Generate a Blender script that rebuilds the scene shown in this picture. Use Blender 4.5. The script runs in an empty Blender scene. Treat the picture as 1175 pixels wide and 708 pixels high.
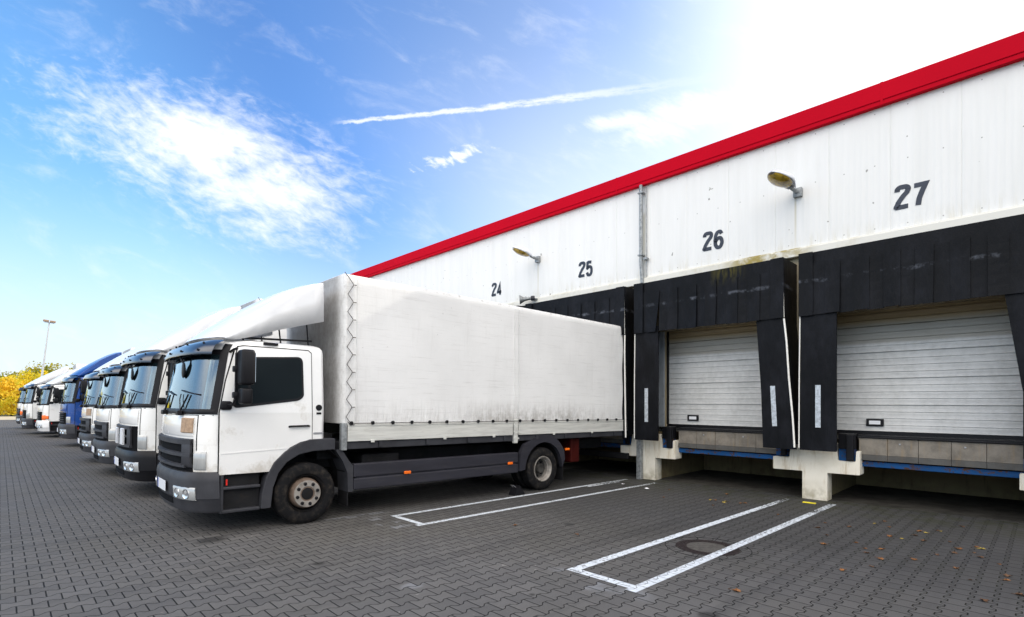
import bpy, bmesh, math, random
from mathutils import Vector, Matrix, noise
R = math.radians
PI = math.pi
random.seed(7)
scene = bpy.context.scene
C = scene.collection
K = 0.0172                      # the yard falls towards the docks

def gz(x):                      # height of the paving at x
    return -K * max(-5.0, min(14.6, x))

# ------------------------------------------------------------------ node helpers
class NT:
    def __init__(s, tree):
        s.t = tree; s.n = tree.nodes; s.l = tree.links
    def new(s, typ, **kw):
        nd = s.n.new(typ)
        for k, v in kw.items(): setattr(nd, k, v)
        return nd
    def put(s, sock, v):
        if v is None: return
        if isinstance(v, bpy.types.NodeSocket): s.l.new(v, sock)
        else:
            if isinstance(v, (tuple, list)) and len(v) == 3 and sock.type == 'RGBA': v = (*v, 1)
            sock.default_value = v
    def m(s, op, a, b=None, c=None, clamp=False):
        nd = s.new('ShaderNodeMath', operation=op, use_clamp=clamp)
        for i, v in enumerate((a, b, c)):
            if v is not None: s.put(nd.inputs[i], v)
        return nd.outputs[0]
    def add(s, a, b): return s.m('ADD', a, b)
    def sub(s, a, b): return s.m('SUBTRACT', a, b)
    def mul(s, a, b): return s.m('MULTIPLY', a, b)
    def div(s, a, b): return s.m('DIVIDE', a, b)
    def ss(s, x, a, b, lo=0.0, hi=1.0):
        nd = s.new('ShaderNodeMapRange', interpolation_type='SMOOTHSTEP')
        for i, v in enumerate((x, a, b, lo, hi)): s.put(nd.inputs[i], v)
        return nd.outputs[0]
    def mix(s, f, a, b, bt='MIX'):
        nd = s.new('ShaderNodeMix', data_type='RGBA', blend_type=bt)
        s.put(nd.inputs[0], f); s.put(nd.inputs[6], a); s.put(nd.inputs[7], b)
        return nd.outputs[2]
    def xyz(s, v):
        nd = s.new('ShaderNodeSeparateXYZ'); s.l.new(v, nd.inputs[0]); return nd.outputs
    def comb(s, x, y, z):
        nd = s.new('ShaderNodeCombineXYZ')
        for i, v in enumerate((x, y, z)): s.put(nd.inputs[i], v)
        return nd.outputs[0]
    def noise(s, vec, scale=5, detail=4, rough=.55, out=0, dist=0):
        nd = s.new('ShaderNodeTexNoise')
        if vec is not None: s.l.new(vec, nd.inputs['Vector'])
        nd.inputs['Scale'].default_value = scale; nd.inputs['Detail'].default_value = detail
        nd.inputs['Roughness'].default_value = rough; nd.inputs['Distortion'].default_value = dist
        return nd.outputs[out]
    def mapv(s, vec, scale=(1, 1, 1), loc=(0, 0, 0), rot=(0, 0, 0)):
        nd = s.new('ShaderNodeMapping'); s.l.new(vec, nd.inputs[0])
        nd.inputs['Location'].default_value = loc; nd.inputs['Rotation'].default_value = rot
        nd.inputs['Scale'].default_value = scale
        return nd.outputs[0]
    def obj(s): return s.new('ShaderNodeTexCoord').outputs['Object']
    def pos(s): return s.new('ShaderNodeNewGeometry').outputs['Position']
    def bump(s, h, strength=.3, dist=.01):
        nd = s.new('ShaderNodeBump'); s.l.new(h, nd.inputs['Height'])
        nd.inputs['Strength'].default_value = strength; nd.inputs['Distance'].default_value = dist
        return nd.outputs[0]

def newmat(name):
    m = bpy.data.materials.new(name); m.use_nodes = True
    t = NT(m.node_tree)
    return m, t, m.node_tree.nodes['Principled BSDF']

def mat(name, col, rough=.5, metal=0., vary=.12, scale=3., bump=0., bscale=60., dirt=None, coat=0., spec=None, stretch=(1, 1, 1), alpha=None):
    m, t, b = newmat(name)
    v = t.mapv(t.obj(), stretch)
    n = t.noise(v, scale, 6, .6)
    c = t.mix(t.ss(n, .35, .7), tuple(x * (1 + vary) for x in col), tuple(x * (1 - vary) for x in col))
    if dirt:
        n2 = t.noise(v, scale * 2.3, 8, .7)
        c = t.mix(t.mul(t.ss(n2, .52, .75), dirt[1]), c, dirt[0])
    t.put(b.inputs['Base Color'], c)
    r = t.add(t.mul(t.sub(n, .5), .25), rough)
    t.put(b.inputs['Roughness'], r)
    b.inputs['Metallic'].default_value = metal
    b.inputs['Coat Weight'].default_value = coat
    b.inputs['Coat Roughness'].default_value = .06
    if spec is not None: b.inputs['Specular IOR Level'].default_value = spec
    if bump:
        h = t.noise(t.obj(), bscale, 4, .6)
        t.put(b.inputs['Normal'], t.bump(h, bump, .01))
    return m

M = {}
M['black_plastic'] = mat('black_plastic', (.008, .008, .010), .42, bump=.1, bscale=200, spec=.2)
M['grey_plastic'] = mat('grey_plastic', (.036, .037, .043), .5, vary=.2, bump=.12, bscale=250, dirt=((.08, .075, .07), .3), spec=.25)
M['chassis'] = mat('chassis', (.009, .009, .010), .7, vary=.4, dirt=((.03, .024, .02), .6), spec=.2)
M['skirt'] = mat('skirt', (.028, .028, .036), .5, vary=.15, dirt=((.06, .057, .052), .4), spec=.2, stretch=(.4, 1, 2))
M['steel'] = mat('steel', (.42, .42, .43), .4, .85, dirt=((.2, .15, .11), .5), scale=8)
M['galv'] = mat('galv', (.27, .285, .29), .5, .5, vary=.3, scale=14, dirt=((.5, .5, .5), .3))
M['rimgrey'] = mat('rimgrey', (.27, .25, .225), .55, .2, vary=.2, scale=9, dirt=((.12, .07, .04), .7))
M['hubbrown'] = mat('hubbrown', (.14, .10, .075), .65, .1, vary=.3, scale=9, dirt=((.06, .045, .035), .7))
M['discgrey'] = mat('discgrey', (.045, .043, .04), .7, vary=.4, scale=9, spec=.15)
M['darkcement'] = mat('darkcement', (.045, .043, .038), .9, vary=.3, scale=3, spec=.1)
M['infill'] = mat('infill', (.06, .055, .048), .85, vary=.3, scale=14, bump=.4, bscale=90)
M['dark'] = mat('dark', (.004, .004, .005), .8, spec=.1)
M['chrome'] = mat('chrome', (.75, .76, .78), .15, .95, vary=.05)
M['mirrorglass'] = mat('mirrorglass', (.7, .72, .75), .03, 1., vary=.02)
M['plate'] = mat('plate', (.75, .77, .80), .4, vary=.03)
M['plateblue'] = mat('plateblue', (.02, .07, .4), .4)
M['orange'] = mat('orange', (.9, .16, .01), .25, vary=.05, coat=.5)
M['red'] = mat('red', (.6, .02, .012), .3, vary=.1, coat=.4)
M['redbox'] = mat('redbox', (.035, .004, .003), .6, vary=.3, spec=.1)
M['tan'] = mat('tan', (.36, .24, .15), .55, vary=.2, scale=20)
M['alu'] = mat('alu', (.62, .62, .58), .42, .15, vary=.12, scale=2.5, dirt=((.32, .30, .26), .7), stretch=(.5, 1, 6), bump=.06, bscale=30)
M['interior'] = mat('interior', (.30, .25, .17), .8, vary=.3, scale=6)
M['seat'] = mat('seat', (.07, .075, .085), .85)
M['rope'] = mat('rope', (.09, .085, .08), .8)
def bluesteel():
    m, t, b = newmat('bluesteel'); p = t.pos()
    n = t.add(t.mul(t.noise(t.mapv(p, (1, 1, 2)), 3.2, 6, .75), .65), t.mul(t.noise(p, 22, 5, .7), .35))
    c = t.mix(t.ss(t.noise(p, 2, 3), .3, .7), (.005, .075, .24), (.003, .05, .16))
    c = t.mix(t.ss(n, .50, .56), c, t.mix(t.noise(p, 30, 3), (.04, .022, .014), (.10, .045, .022)))
    t.put(b.inputs['Base Color'], c); b.inputs['Roughness'].default_value = .6; b.inputs['Specular IOR Level'].default_value = .25
    M['bluesteel'] = m
bluesteel()
M['strip'] = mat('strip', (.45, .49, .53), .45, .3, vary=.25, scale=16, dirt=((.15, .16, .18), .7))
M['whiteedge'] = mat('whiteedge', (.82, .80, .74), .5, vary=.06, scale=9, dirt=((.4, .33, .25), .5))
M['number'] = mat('number', (.022, .03, .05), .5, vary=.1)
M['frame'] = mat('frame', (.30, .33, .36), .5, .2, dirt=((.12, .11, .1), .5))
M['lampcase'] = mat('lampcase', (.72, .74, .78), .35, .1, vary=.06)
M['polemetal'] = mat('polemetal', (.55, .56, .56), .4, .3, vary=.08)
M['iron'] = mat('iron', (.016, .009, .008), .7, .3, vary=.4, scale=20, bump=.8, bscale=55)
M['cement'] = mat('cement', (.17, .16, .14), .85, vary=.2, scale=14, bump=.4, bscale=90)
M['roofsheet'] = mat('roofsheet', (.35, .35, .36), .6)
M['leafo'] = mat('leafo', (.20, .08, .018), .6, vary=.4, scale=30)
M['leafb'] = mat('leafb', (.10, .048, .02), .7, vary=.4, scale=30)
M['leafy'] = mat('leafy', (.34, .25, .04), .6, vary=.3, scale=30)
M['paper'] = mat('paper', (.75, .76, .8), .7)
M['yellow'] = mat('yellow', (.75, .62, .01), .5)
M['trunk'] = mat('trunk', (.07, .05, .035), .9, vary=.4, bump=.6, bscale=12)

def paint(name, col, dirt=.5):
    m, t, b = newmat(name)
    o = t.obj(); x, y, z = t.xyz(o)
    n = t.noise(o, 1.7, 6, .6); n2 = t.noise(t.mapv(o, (1, 1, .8)), 3, 7, .7)
    low = t.ss(z, 1.1, .78)                                   # road dirt near the sills
    d = t.mul(t.ss(t.add(n2, t.mul(low, .22)), .56, .80), dirt)
    c = t.mix(t.ss(n, .3, .7), col, tuple(v * .95 for v in col))
    c = t.mix(d, c, (.34, .29, .21))
    t.put(b.inputs['Base Color'], c)
    t.put(b.inputs['Roughness'], t.add(t.mul(d, .4), .27))
    b.inputs['Coat Weight'].default_value = .5; b.inputs['Coat Roughness'].default_value = .05
    return m
M['white_paint'] = paint('white_paint', (.84, .84, .825), .55)
M['white_clean'] = paint('white_clean', (.84, .845, .85), .12)
M['blue_paint'] = paint('blue_paint', (.006, .055, .27), .2)

def visor_mat():
    m, t, b = newmat('visor_smoke')
    b.inputs['Base Color'].default_value = (.018, .030, .055, 1); b.inputs['Roughness'].default_value = .12
    b.inputs['Coat Weight'].default_value = .6
    t.put(b.inputs['Roughness'], t.add(t.mul(t.noise(t.obj(), 8), .12), .08))
    return m
M['visor'] = visor_mat()

def glass_mats():
    m, t, b = newmat('windscreen_glass')
    out = t.n['Material Output']
    b.inputs['Base Color'].default_value = (.02, .035, .04, 1); b.inputs['Roughness'].default_value = .02
    b.inputs['Specular IOR Level'].default_value = .75
    tr = t.new('ShaderNodeBsdfTransparent'); tr.inputs[0].default_value = (.55, .68, .68, 1)
    lw = t.new('ShaderNodeFresnel'); lw.inputs[0].default_value = 1.5
    gl = t.new('ShaderNodeBsdfGlossy'); gl.inputs['Roughness'].default_value = .02
    gl.inputs[0].default_value = (.80, .93, 1., 1)
    ms = t.new('ShaderNodeMixShader'); t.l.new(t.m('MULTIPLY', t.m('ADD', lw.outputs[0], .06), 1.35, clamp=True), ms.inputs[0])
    dm = t.new('ShaderNodeMixShader'); dm.inputs[0].default_value = .35
    t.l.new(tr.outputs[0], dm.inputs[1]); t.l.new(b.outputs[0], dm.inputs[2])
    t.l.new(dm.outputs[0], ms.inputs[1]); t.l.new(gl.outputs[0], ms.inputs[2])
    t.l.new(ms.outputs[0], out.inputs[0])
    M['windscreen'] = m
    m, t, b = newmat('side_glass')
    n = t.noise(t.obj(), 1.2, 2)
    t.put(b.inputs['Base Color'], t.mix(n, (.006, .008, .010), (.012, .018, .02)))
    b.inputs['Roughness'].default_value = .08; b.inputs['Specular IOR Level'].default_value = .05
    M['sideglass'] = m
    m, t, b = newmat('lamp_lens')
    b.inputs['Base Color'].default_value = (.7, .72, .72, 1); b.inputs['Roughness'].default_value = .12
    b.inputs['Metallic'].default_value = .1; b.inputs['Coat Weight'].default_value = 1
    t.put(b.inputs['Base Color'], t.mix(t.noise(t.mapv(t.obj(), (1, 9, 1)), 4, 2), (.50, .51, .50), (.26, .27, .28)))
    M['lens'] = m
    m, t, b = newmat('amber_bowl')
    n = t.noise(t.obj(), 7, 4)
    t.put(b.inputs['Base Color'], t.mix(t.ss(n, .4, .65), (.38, .25, .02), (.13, .08, .01)))
    b.inputs['Roughness'].default_value = .2; b.inputs['Coat Weight'].default_value = .5
    M['amber'] = m
glass_mats()

def tyre_mat():
    m, t, b = newmat('tyre_rubber')
    o = t.obj(); n = t.noise(o, 9, 6, .65)
    c = t.mix(t.ss(n, .45, .75), (.008, .008, .009), (.04, .034, .028))
    t.put(b.inputs['Base Color'], c); b.inputs['Roughness'].default_value = .75; b.inputs['Specular IOR Level'].default_value = .15
    t.put(b.inputs['Normal'], t.bump(t.noise(o, 60), .2, .01))
    M['tyre'] = m
tyre_mat()

def tarp_mat():
    m, t, b = newmat('tarpaulin')
    o = t.obj(); x, y, z = t.xyz(o)
    scr = t.noise(t.mapv(o, (.45, 1, 11)), 3.0, 8, .75, dist=.3)      # long horizontal rub marks
    cl = t.noise(o, .9, 5, .6)
    mott = t.noise(t.mapv(o, (1, 1, .7)), 10, 8, .75)
    run = t.noise(t.mapv(o, (5, 1, .5)), 2.0, 6, .7)
    col = t.mix(t.ss(cl, .3, .75), (.80, .80, .79), (.72, .72, .71))
    col = t.mix(t.mul(t.ss(scr, .52, .74), .38), col, (.38, .37, .345))
    col = t.mix(t.mul(t.ss(run, .52, .78), .16), col, (.40, .385, .35))
    edge = t.ss(x, 2.25, 1.86)
    low = t.mul(t.ss(z, 1.95, 1.45), t.add(.35, t.mul(t.mul(t.ss(x, 3.6, 5.2), t.ss(x, 8.6, 6.8)), .65)))
    soil = t.m('MAXIMUM', t.mul(low, t.ss(t.add(t.mul(mott, .6), t.mul(run, .4)), .36, .62)), t.mul(t.mul(edge, .55), t.ss(mott, .40, .75)))
    soil = t.m('MAXIMUM', soil, t.mul(t.ss(t.m('ABSOLUTE', t.sub(z, 3.76)), .05, .01), t.ss(mott, .45, .7)))
    front_dark = t.mul(t.ss(x, 1.90, 1.865), t.ss(t.m('ABSOLUTE', y), 1.22, .85))  # front wall darkened, fading out towards its upright edges
    col = t.mix(t.mul(front_dark, t.add(.50, t.mul(mott, .5))), col, (.16, .155, .15))
    col = t.mix(t.mul(soil, .70), col, (.23, .21, .18))
    spots = t.ss(t.noise(o, 18, 3), .71, .77)
    col = t.mix(t.mul(spots, .5), col, (.22, .21, .19))
    t.put(b.inputs['Base Color'], col)
    t.put(b.inputs['Roughness'], t.add(.40, t.mul(mott, .2)))
    hem = t.mul(t.ss(z, 2.0, 1.45), 1.)
    puck = t.mul(t.noise(t.mapv(o, (7, 1, 1.1)), 2.0, 4, .6, dist=.8), t.add(.10, hem))
    tail = t.mul(t.noise(t.mapv(o, (4, 1, 2.0), rot=(0, .7, 0)), 1.6, 4, .6, dist=1.), t.ss(x, 8.2, 9.4))
    h = t.add(t.mul(t.noise(t.mapv(o, (.8, 1, .6)), 1.0, 3, .5), .45), t.add(t.mul(puck, .8), t.add(tail, t.mul(t.noise(t.mapv(o, (.5, 1, 6)), 3, 5, .7), .07))))
    t.put(b.inputs['Normal'], t.bump(h, .5, .05))
    M['tarp'] = m
tarp_mat()

# ---- interlocking concrete pavers
def paver_nodes(t, p):
    x, y, z = t.xyz(p)
    L, W, A = .2, .165, .115
    px = t.div(x, L); q = t.div(y, W)
    wave = t.m('COSINE', t.mul(px, 2 * PI))
    wave = t.m('MAXIMUM', t.m('MINIMUM', t.mul(wave, 1.7), 1.), -1.)
    k = t.m('ROUND', q)
    par = t.mul(t.m('FRACT', t.mul(k, .5)), 2.)                # 0 or 1
    sg = t.sub(1., t.mul(par, 2.))
    dq = t.sub(t.sub(q, k), t.mul(t.mul(wave, sg), A))
    d1 = t.mul(t.m('ABSOLUTE', dq), W)
    row = t.sub(k, t.m('LESS_THAN', dq, 0.))
    rpar = t.mul(t.m('FRACT', t.mul(row, .5)), 2.)
    pp = t.add(px, t.mul(t.sub(1., rpar), .5))
    fr = t.m('FRACT', pp)
    d2 = t.mul(t.m('MINIMUM', fr, t.sub(1., fr)), L)
    d = t.m('MINIMUM', d1, d2)
    wn = t.new('ShaderNodeTexWhiteNoise', noise_dimensions='2D')
    t.l.new(t.comb(t.m('FLOOR', pp), row, 0.), wn.inputs['Vector'])
    wob = t.mul(t.sub(t.noise(p, 60, 3), .5), .004)
    d = t.add(d, wob)
    return d, wn.outputs['Value'], d2

def ground_mat(name, white=False):
    m, t, b = newmat(name)
    p = t.pos()
    d, rnd, d2 = paver_nodes(t, p)
    x, y, z = t.xyz(p)
    joint = t.ss(d, .0068, .0026)
    big = t.noise(p, .35, 4, .6); med = t.noise(p, 2.6, 5, .65); grit = t.noise(p, 140, 3, .7)
    base = t.mix(rnd, (.094, .092, .092), (.126, .122, .119))
    base = t.mix(t.ss(big, .35, .7), base, (.104, .099, .090), 'MIX')
    base = t.mix(t.mul(t.ss(med, .5, .8), .55), base, (.11, .108, .103))
    base = t.mix(t.mul(t.ss(grit, .55, .75), .35), base, (.18, .18, .18))
    base = t.mix(t.mul(t.ss(grit, .45, .28), .4), base, (.03, .03, .032))
    spk = t.ss(t.noise(p, 9, 2), .74, .77)
    base = t.mix(t.mul(spk, .6), base, (.30, .29, .27))
    # oil spots that lie on the paving
    stain = None
    for (sx, sy, r_) in ((1.95, 7.45, .22), (3.0, 2.5, .05), (3.55, 3.35, .06), (6.1, 5.0, .12), (4.3, 2.0, .10), (2.5, 5.6, .10)):
        dd = t.m('SQRT', t.add(t.m('POWER', t.sub(x, sx), 2.), t.m('POWER', t.sub(y, sy), 2.)))
        s_ = t.ss(t.add(dd, t.mul(t.sub(med, .5), r_ * 1.6)), r_, r_ * .35)
        stain = s_ if stain is None else t.m('MAXIMUM', stain, s_)
    base = t.mix(t.mul(stain, .7), base, (.016, .015, .014))
    trk = t.noise(t.mapv(p, (.12, 2.2, 1)), 1.3, 5, .6)
    base = t.mix(t.mul(t.ss(trk, .50, .70), .38), base, (.042, .041, .042))
    base = t.mix(t.mul(t.ss(trk, .46, .32), .25), base, (.125, .123, .118))
    res = None                                                  # remains of older bay lines on single stones
    for (sx, sy, ra, rb) in ((4.25, 3.15, .30, .75), (4.15, 6.8, .28, .7), (10.3, 7.05, .9, .16), (3.9, 7.6, .9, .10), (2.9, 4.3, .2, .12)):
        dd = t.m('SQRT', t.add(t.m('POWER', t.div(t.sub(x, sx), ra), 2.), t.m('POWER', t.div(t.sub(y, sy), rb), 2.)))
        s_ = t.ss(dd, 1., .55); res = s_ if res is None else t.m('MAXIMUM', res, s_)
    res = t.mul(t.mul(res, t.m('GREATER_THAN', rnd, .58)), t.ss(med, .38, .6))
    base = t.mix(t.mul(res, .65), base, (.22, .23, .245))
    base = t.mix(t.mul(t.ss(t.noise(p, .9, 6, .7), .52, .72), .35), base, (.12, .118, .112))
    dock_shade = t.ss(t.add(x, t.mul(t.noise(p, .7, 4), 2.5)), 5.0, 9.5)  # shade painted into the paving colour, deeper towards the docks
    base = t.mix(t.mul(dock_shade, .62), base, (.030, .031, .034))
    moss = t.mul(t.ss(x, 4., 10.), t.ss(t.noise(p, 1.1, 3), .40, .6))
    jc = t.mix(moss, (.008, .008, .007), (.016, .019, .005))
    col = t.mix(joint, base, jc)
    grime = t.mul(t.ss(x, 9.6, 10.9), t.ss(t.noise(p, 4, 5, .7), .42, .6))
    col = t.mix(t.mul(grime, .55), col, (.035, .038, .016))
    h = t.add(t.mul(t.ss(d, .0, .008), 1.), t.add(t.mul(grit, .12), t.mul(rnd, .18)))
    if white:
        wear = t.noise(p, 22, 7, .75)
        pz = t.noise(p, 1.3, 3, .5)
        wcol = t.mix(t.ss(wear, .35, .7), (.66, .71, .76), (.50, .54, .58))
        wcol = t.mix(t.mul(t.ss(d, .006, .002), .55), wcol, (.05, .05, .05))
        far = t.ss(x, 8.6, 11.0)
        worn = t.ss(t.add(t.mul(wear, .75), t.add(t.mul(pz, .25), t.mul(far, .10))), .535, .62)
        col = t.mix(worn, wcol, col)
    t.put(b.inputs['Base Color'], col)
    t.put(b.inputs['Roughness'], t.add(.62, t.mul(med, .25)))
    b.inputs['Specular IOR Level'].default_value = .22
    t.put(b.inputs['Normal'], t.bump(h, 1., .008))
    M[name] = m
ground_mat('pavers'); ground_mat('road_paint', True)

def conc(name, a, b_, stain, amt=.8, scale=1.6):
    m, t, b = newmat(name)
    p = t.pos(); x, y, z = t.xyz(p)
    n = t.noise(p, scale, 6, .65); n2 = t.noise(t.mapv(p, (6, 6, .7)), 1.6, 6, .7)
    c = t.mix(t.ss(n, .3, .7), a, b_)
    c = t.mix(t.mul(t.ss(n2, .5, .72), amt), c, stain)
    foot = t.mul(t.ss(z, .25, -.2), t.ss(t.noise(p, 5, 4), .35, .65))
    c = t.mix(t.mul(foot, .6), c, (.20, .17, .08))
    t.put(b.inputs['Base Color'], c); b.inputs['Roughness'].default_value = .85
    t.put(b.inputs['Normal'], t.bump(t.noise(p, 45, 5, .7), .35, .008))
    M[name] = m
conc('pier', (.80, .76, .66), (.70, .65, .54), (.42, .32, .17), .7)
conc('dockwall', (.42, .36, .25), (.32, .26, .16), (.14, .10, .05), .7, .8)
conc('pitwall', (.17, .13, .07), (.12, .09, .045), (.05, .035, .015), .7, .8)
conc('lip', (.235, .21, .175), (.14, .125, .105), (.27, .19, .10), .55, 5)
conc('lipdark', (.10, .098, .092), (.07, .068, .064), (.12, .09, .06), .5, 4)
conc('lightstrip', (.50, .44, .33), (.42, .37, .27), (.35, .3, .2), .3, .2)

def facade_mat():
    m, t, b = newmat('facade_panels')
    p = t.pos(); x, y, z = t.xyz(p)
    n = t.noise(t.mapv(p, (1, 3, .25)), 1.2, 6, .65)
    c = t.mix(t.ss(n, .35, .75), (.80, .795, .77), (.75, .745, .715))
    st = t.mul(t.ss(z, 5.25, 4.9), t.ss(t.noise(t.mapv(p, (1, 5, .5)), 2., 5, .7), .45, .7))
    c = t.mix(t.mul(st, .4), c, (.55, .50, .36))
    sp = t.ss(t.noise(p, 6, 2), .745, .76)
    c = t.mix(t.mul(sp, .7), c, (.15, .13, .1))
    fy = t.m('ABSOLUTE', t.sub(t.m('FRACT', t.mul(y, 2.)), .5))
    for zr in (4.97, 6.15, 7.12):
        dt = t.m('SQRT', t.add(t.m('POWER', t.mul(fy, .5), 2.), t.m('POWER', t.sub(z, zr), 2.)))
        c = t.mix(t.mul(t.ss(dt, .013, .009), .75), c, (.22, .21, .19))
    for (sy, sz, w) in ((3.62, 6.0, .03), (10.85, 6.0, .03), (7.2, 6.6, .09)):
        s_ = t.mul(t.ss(t.m('ABSOLUTE', t.sub(y, sy)), w, w * .2), t.ss(z, sz, sz - .15))
        s_ = t.mul(s_, t.ss(z, 4.4, 5.8))
        c = t.mix(t.mul(s_, .45), c, (.42, .34, .14))
    t.put(b.inputs['Base Color'], c); b.inputs['Roughness'].default_value = .45
    M['facade'] = m
    m, t, b = newmat('red_fascia')
    p = t.pos(); n = t.noise(p, .8, 5)
    t.put(b.inputs['Base Color'], t.mix(n, (.56, .002, .016), (.46, .002, .014)))
    b.inputs['Roughness'].default_value = .6; b.inputs['Specular IOR Level'].default_value = .04
    M['fascia'] = m
    m, t, b = newmat('cap_trim')
    p = t.pos(); x, y, z = t.xyz(p)
    s_ = t.ss(t.noise(t.mapv(p, (1, 1.2, 1)), .9, 5, .7), .50, .66)
    zone = t.mul(t.ss(t.m('ABSOLUTE', t.sub(y, 4.2)), 1.1, .4), 1.)
    n = t.m('MAXIMUM', t.mul(s_, .25), t.mul(zone, t.ss(t.noise(p, 5, 5), .32, .6)))
    t.put(b.inputs['Base Color'], t.mix(n, (.74, .72, .65), (.34, .26, .06)))
    b.inputs['Roughness'].default_value = .5
    M['trim'] = m
facade_mat()

def shelter_mat():
    m, t, b = newmat('shelter_fabric')
    p = t.pos(); x, y, z = t.xyz(p)
    n = t.noise(t.mapv(p, (1, 1, .5)), 2.2, 6, .7)
    c = t.mix(t.ss(n, .4, .75), (.0035, .004, .0055), (.011, .012, .016))
    rub = t.mul(t.ss(t.m('ABSOLUTE', t.sub(z, t.add(3.93, t.mul(t.noise(p, .8), .16)))), .055, .01), t.ss(t.noise(p, 3.5, 5, .7), .48, .66))
    c = t.mix(t.mul(rub, .7), c, (.12, .13, .155))
    scr = t.ss(t.noise(t.mapv(p, (1, 2.5, 2.5), rot=(.5, 0, 0)), 5, 8, .8, dist=1.5), .66, .8)
    c = t.mix(t.mul(scr, .7), c, (.05, .054, .066))
    ylw = t.mul(t.mul(t.ss(z, 4.15, 4.55), t.ss(t.m('ABSOLUTE', t.sub(y, 4.75)), .45, .1)), t.ss(t.noise(t.mapv(p, (1, 5, 1)), 2.5, 4), .4, .6))
    c = t.mix(t.mul(ylw, .28), c, (.20, .17, .02))
    t.put(b.inputs['Base Color'], c)
    t.put(b.inputs['Roughness'], t.add(.40, t.mul(n, .25))); b.inputs['Specular IOR Level'].default_value = .13
    t.put(b.inputs['Normal'], t.bump(t.add(t.noise(t.mapv(p, (1, 1.5, .5)), 4, 5, .6), t.mul(t.noise(p, 40), .1)), .5, .03))
    M['shelter'] = m
    m, t, b = newmat('sectional_door')
    p = t.pos(); x, y, z = t.xyz(p)
    n = t.noise(t.mapv(p, (1, 1., .8)), 1.6, 6, .65); n2 = t.noise(p, 11, 6, .7)
    g = t.add(t.mul(n, .5), t.mul(n2, .5))
    c = t.mix(t.ss(g, .38, .66), (.66, .662, .65), (.53, .533, .52))
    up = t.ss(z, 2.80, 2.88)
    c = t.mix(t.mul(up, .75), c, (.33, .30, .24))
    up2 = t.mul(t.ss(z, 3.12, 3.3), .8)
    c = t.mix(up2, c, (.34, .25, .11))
    t.put(b.inputs['Base Color'], c); b.inputs['Roughness'].default_value = .45
    t.put(b.inputs['Normal'], t.bump(t.noise(p, 90, 3), .15, .004))
    M['door'] = m
shelter_mat()

def leaf_mat(name, a, b_):
    m, t, b = newmat(name)
    p = t.pos(); n = t.noise(p, .5, 3); n2 = t.noise(p, 5, 2)
    c = t.mix(t.ss(t.add(t.mul(n, .6), t.mul(n2, .4)), .4, .62), a, b_)
    t.put(b.inputs['Base Color'], c); b.inputs['Roughness'].default_value = .6
    out = t.n['Material Output']
    tl = t.new('ShaderNodeBsdfTranslucent'); t.put(tl.inputs[0], c)
    ms = t.new('ShaderNodeMixShader'); ms.inputs[0].default_value = .45
    t.l.new(b.outputs[0], ms.inputs[1]); t.l.new(tl.outputs[0], ms.inputs[2]); t.l.new(ms.outputs[0], out.inputs[0])
    M[name] = m
leaf_mat('leaves_gold', (.88, .64, .03), (.66, .60, .04))
leaf_mat('leaves_green', (.26, .30, .03), (.62, .50, .04))
leaf_mat('leaves_rust', (.85, .55, .03), (.66, .62, .05))

def grass_mat():
    m, t, b = newmat('field')
    p = t.pos(); n = t.noise(p, .05, 6); n2 = t.noise(p, 4, 5)
    c = t.mix(n, (.07, .09, .025), (.14, .12, .05)); c = t.mix(t.mul(n2, .5), c, (.05, .06, .02))
    t.put(b.inputs['Base Color'], c); b.inputs['Roughness'].default_value = .9
    M['field'] = m
grass_mat()

# ------------------------------------------------------------------ mesh helpers
def BM(): return bmesh.new()

def box(bm, x0, x1, y0, y1, z0, z1, bev=0., seg=2):
    vs = [bm.verts.new((x, y, z)) for x in (x0, x1) for y in (y0, y1) for z in (z0, z1)]
    fs = []
    for q in ((0, 1, 3, 2), (4, 6, 7, 5), (0, 4, 5, 1), (2, 3, 7, 6), (0, 2, 6, 4), (1, 5, 7, 3)):
        fs.append(bm.faces.new([vs[i] for i in q]))
    if bev > 0:
        es = set(e for f in fs for e in f.edges)
        bmesh.ops.bevel(bm, geom=list(es), offset=bev, segments=seg, profile=.5, affect='EDGES')
    return vs

def tube(bm, pts, r, seg=8, cap=True):
    pts = [Vector(p) for p in pts]; rings = []
    up = Vector((0, 0, 1))
    for i, p in enumerate(pts):
        d = (pts[min(i + 1, len(pts) - 1)] - pts[max(i - 1, 0)]).normalized()
        a = d.cross(up)
        if a.length < .05: a = d.cross(Vector((0, 1, 0)))
        a.normalize(); b = d.cross(a).normalized()
        rr = r[i] if isinstance(r, (list, tuple)) else r
        rings.append([bm.verts.new(p + (a * math.cos(t) + b * math.sin(t)) * rr) for t in [2 * PI * k / seg for k in range(seg)]])
    for i in range(len(rings) - 1):
        for k in range(seg):
            bm.faces.new((rings[i][k], rings[i][(k + 1) % seg], rings[i + 1][(k + 1) % seg], rings[i + 1][k]))
    if cap:
        bm.faces.new(rings[0][::-1]); bm.faces.new(rings[-1])

def lathe(bm, prof, cx, cz, seg=40, close=False, cap0=True, cap1=True):
    """revolve (y, r) profile round the Y axis through (cx, *, cz)"""
    rings = []
    for (y, r) in prof:
        rings.append([bm.verts.new((cx + r * math.cos(2 * PI * k / seg), y, cz + r * math.sin(2 * PI * k / seg))) for k in range(seg)])
    n = len(rings)
    for i in range(n if close else n - 1):
        a, b = rings[i], rings[(i + 1) % n]
        for k in range(seg):
            bm.faces.new((a[k], a[(k + 1) % seg], b[(k + 1) % seg], b[k]))
    if not close:
        for rg, rev, on in ((rings[0], True, cap0), (rings[-1], False, cap1)):
            if not on: continue
            try: bm.faces.new(rg[::-1] if rev else rg)
            except ValueError: pass

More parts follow.
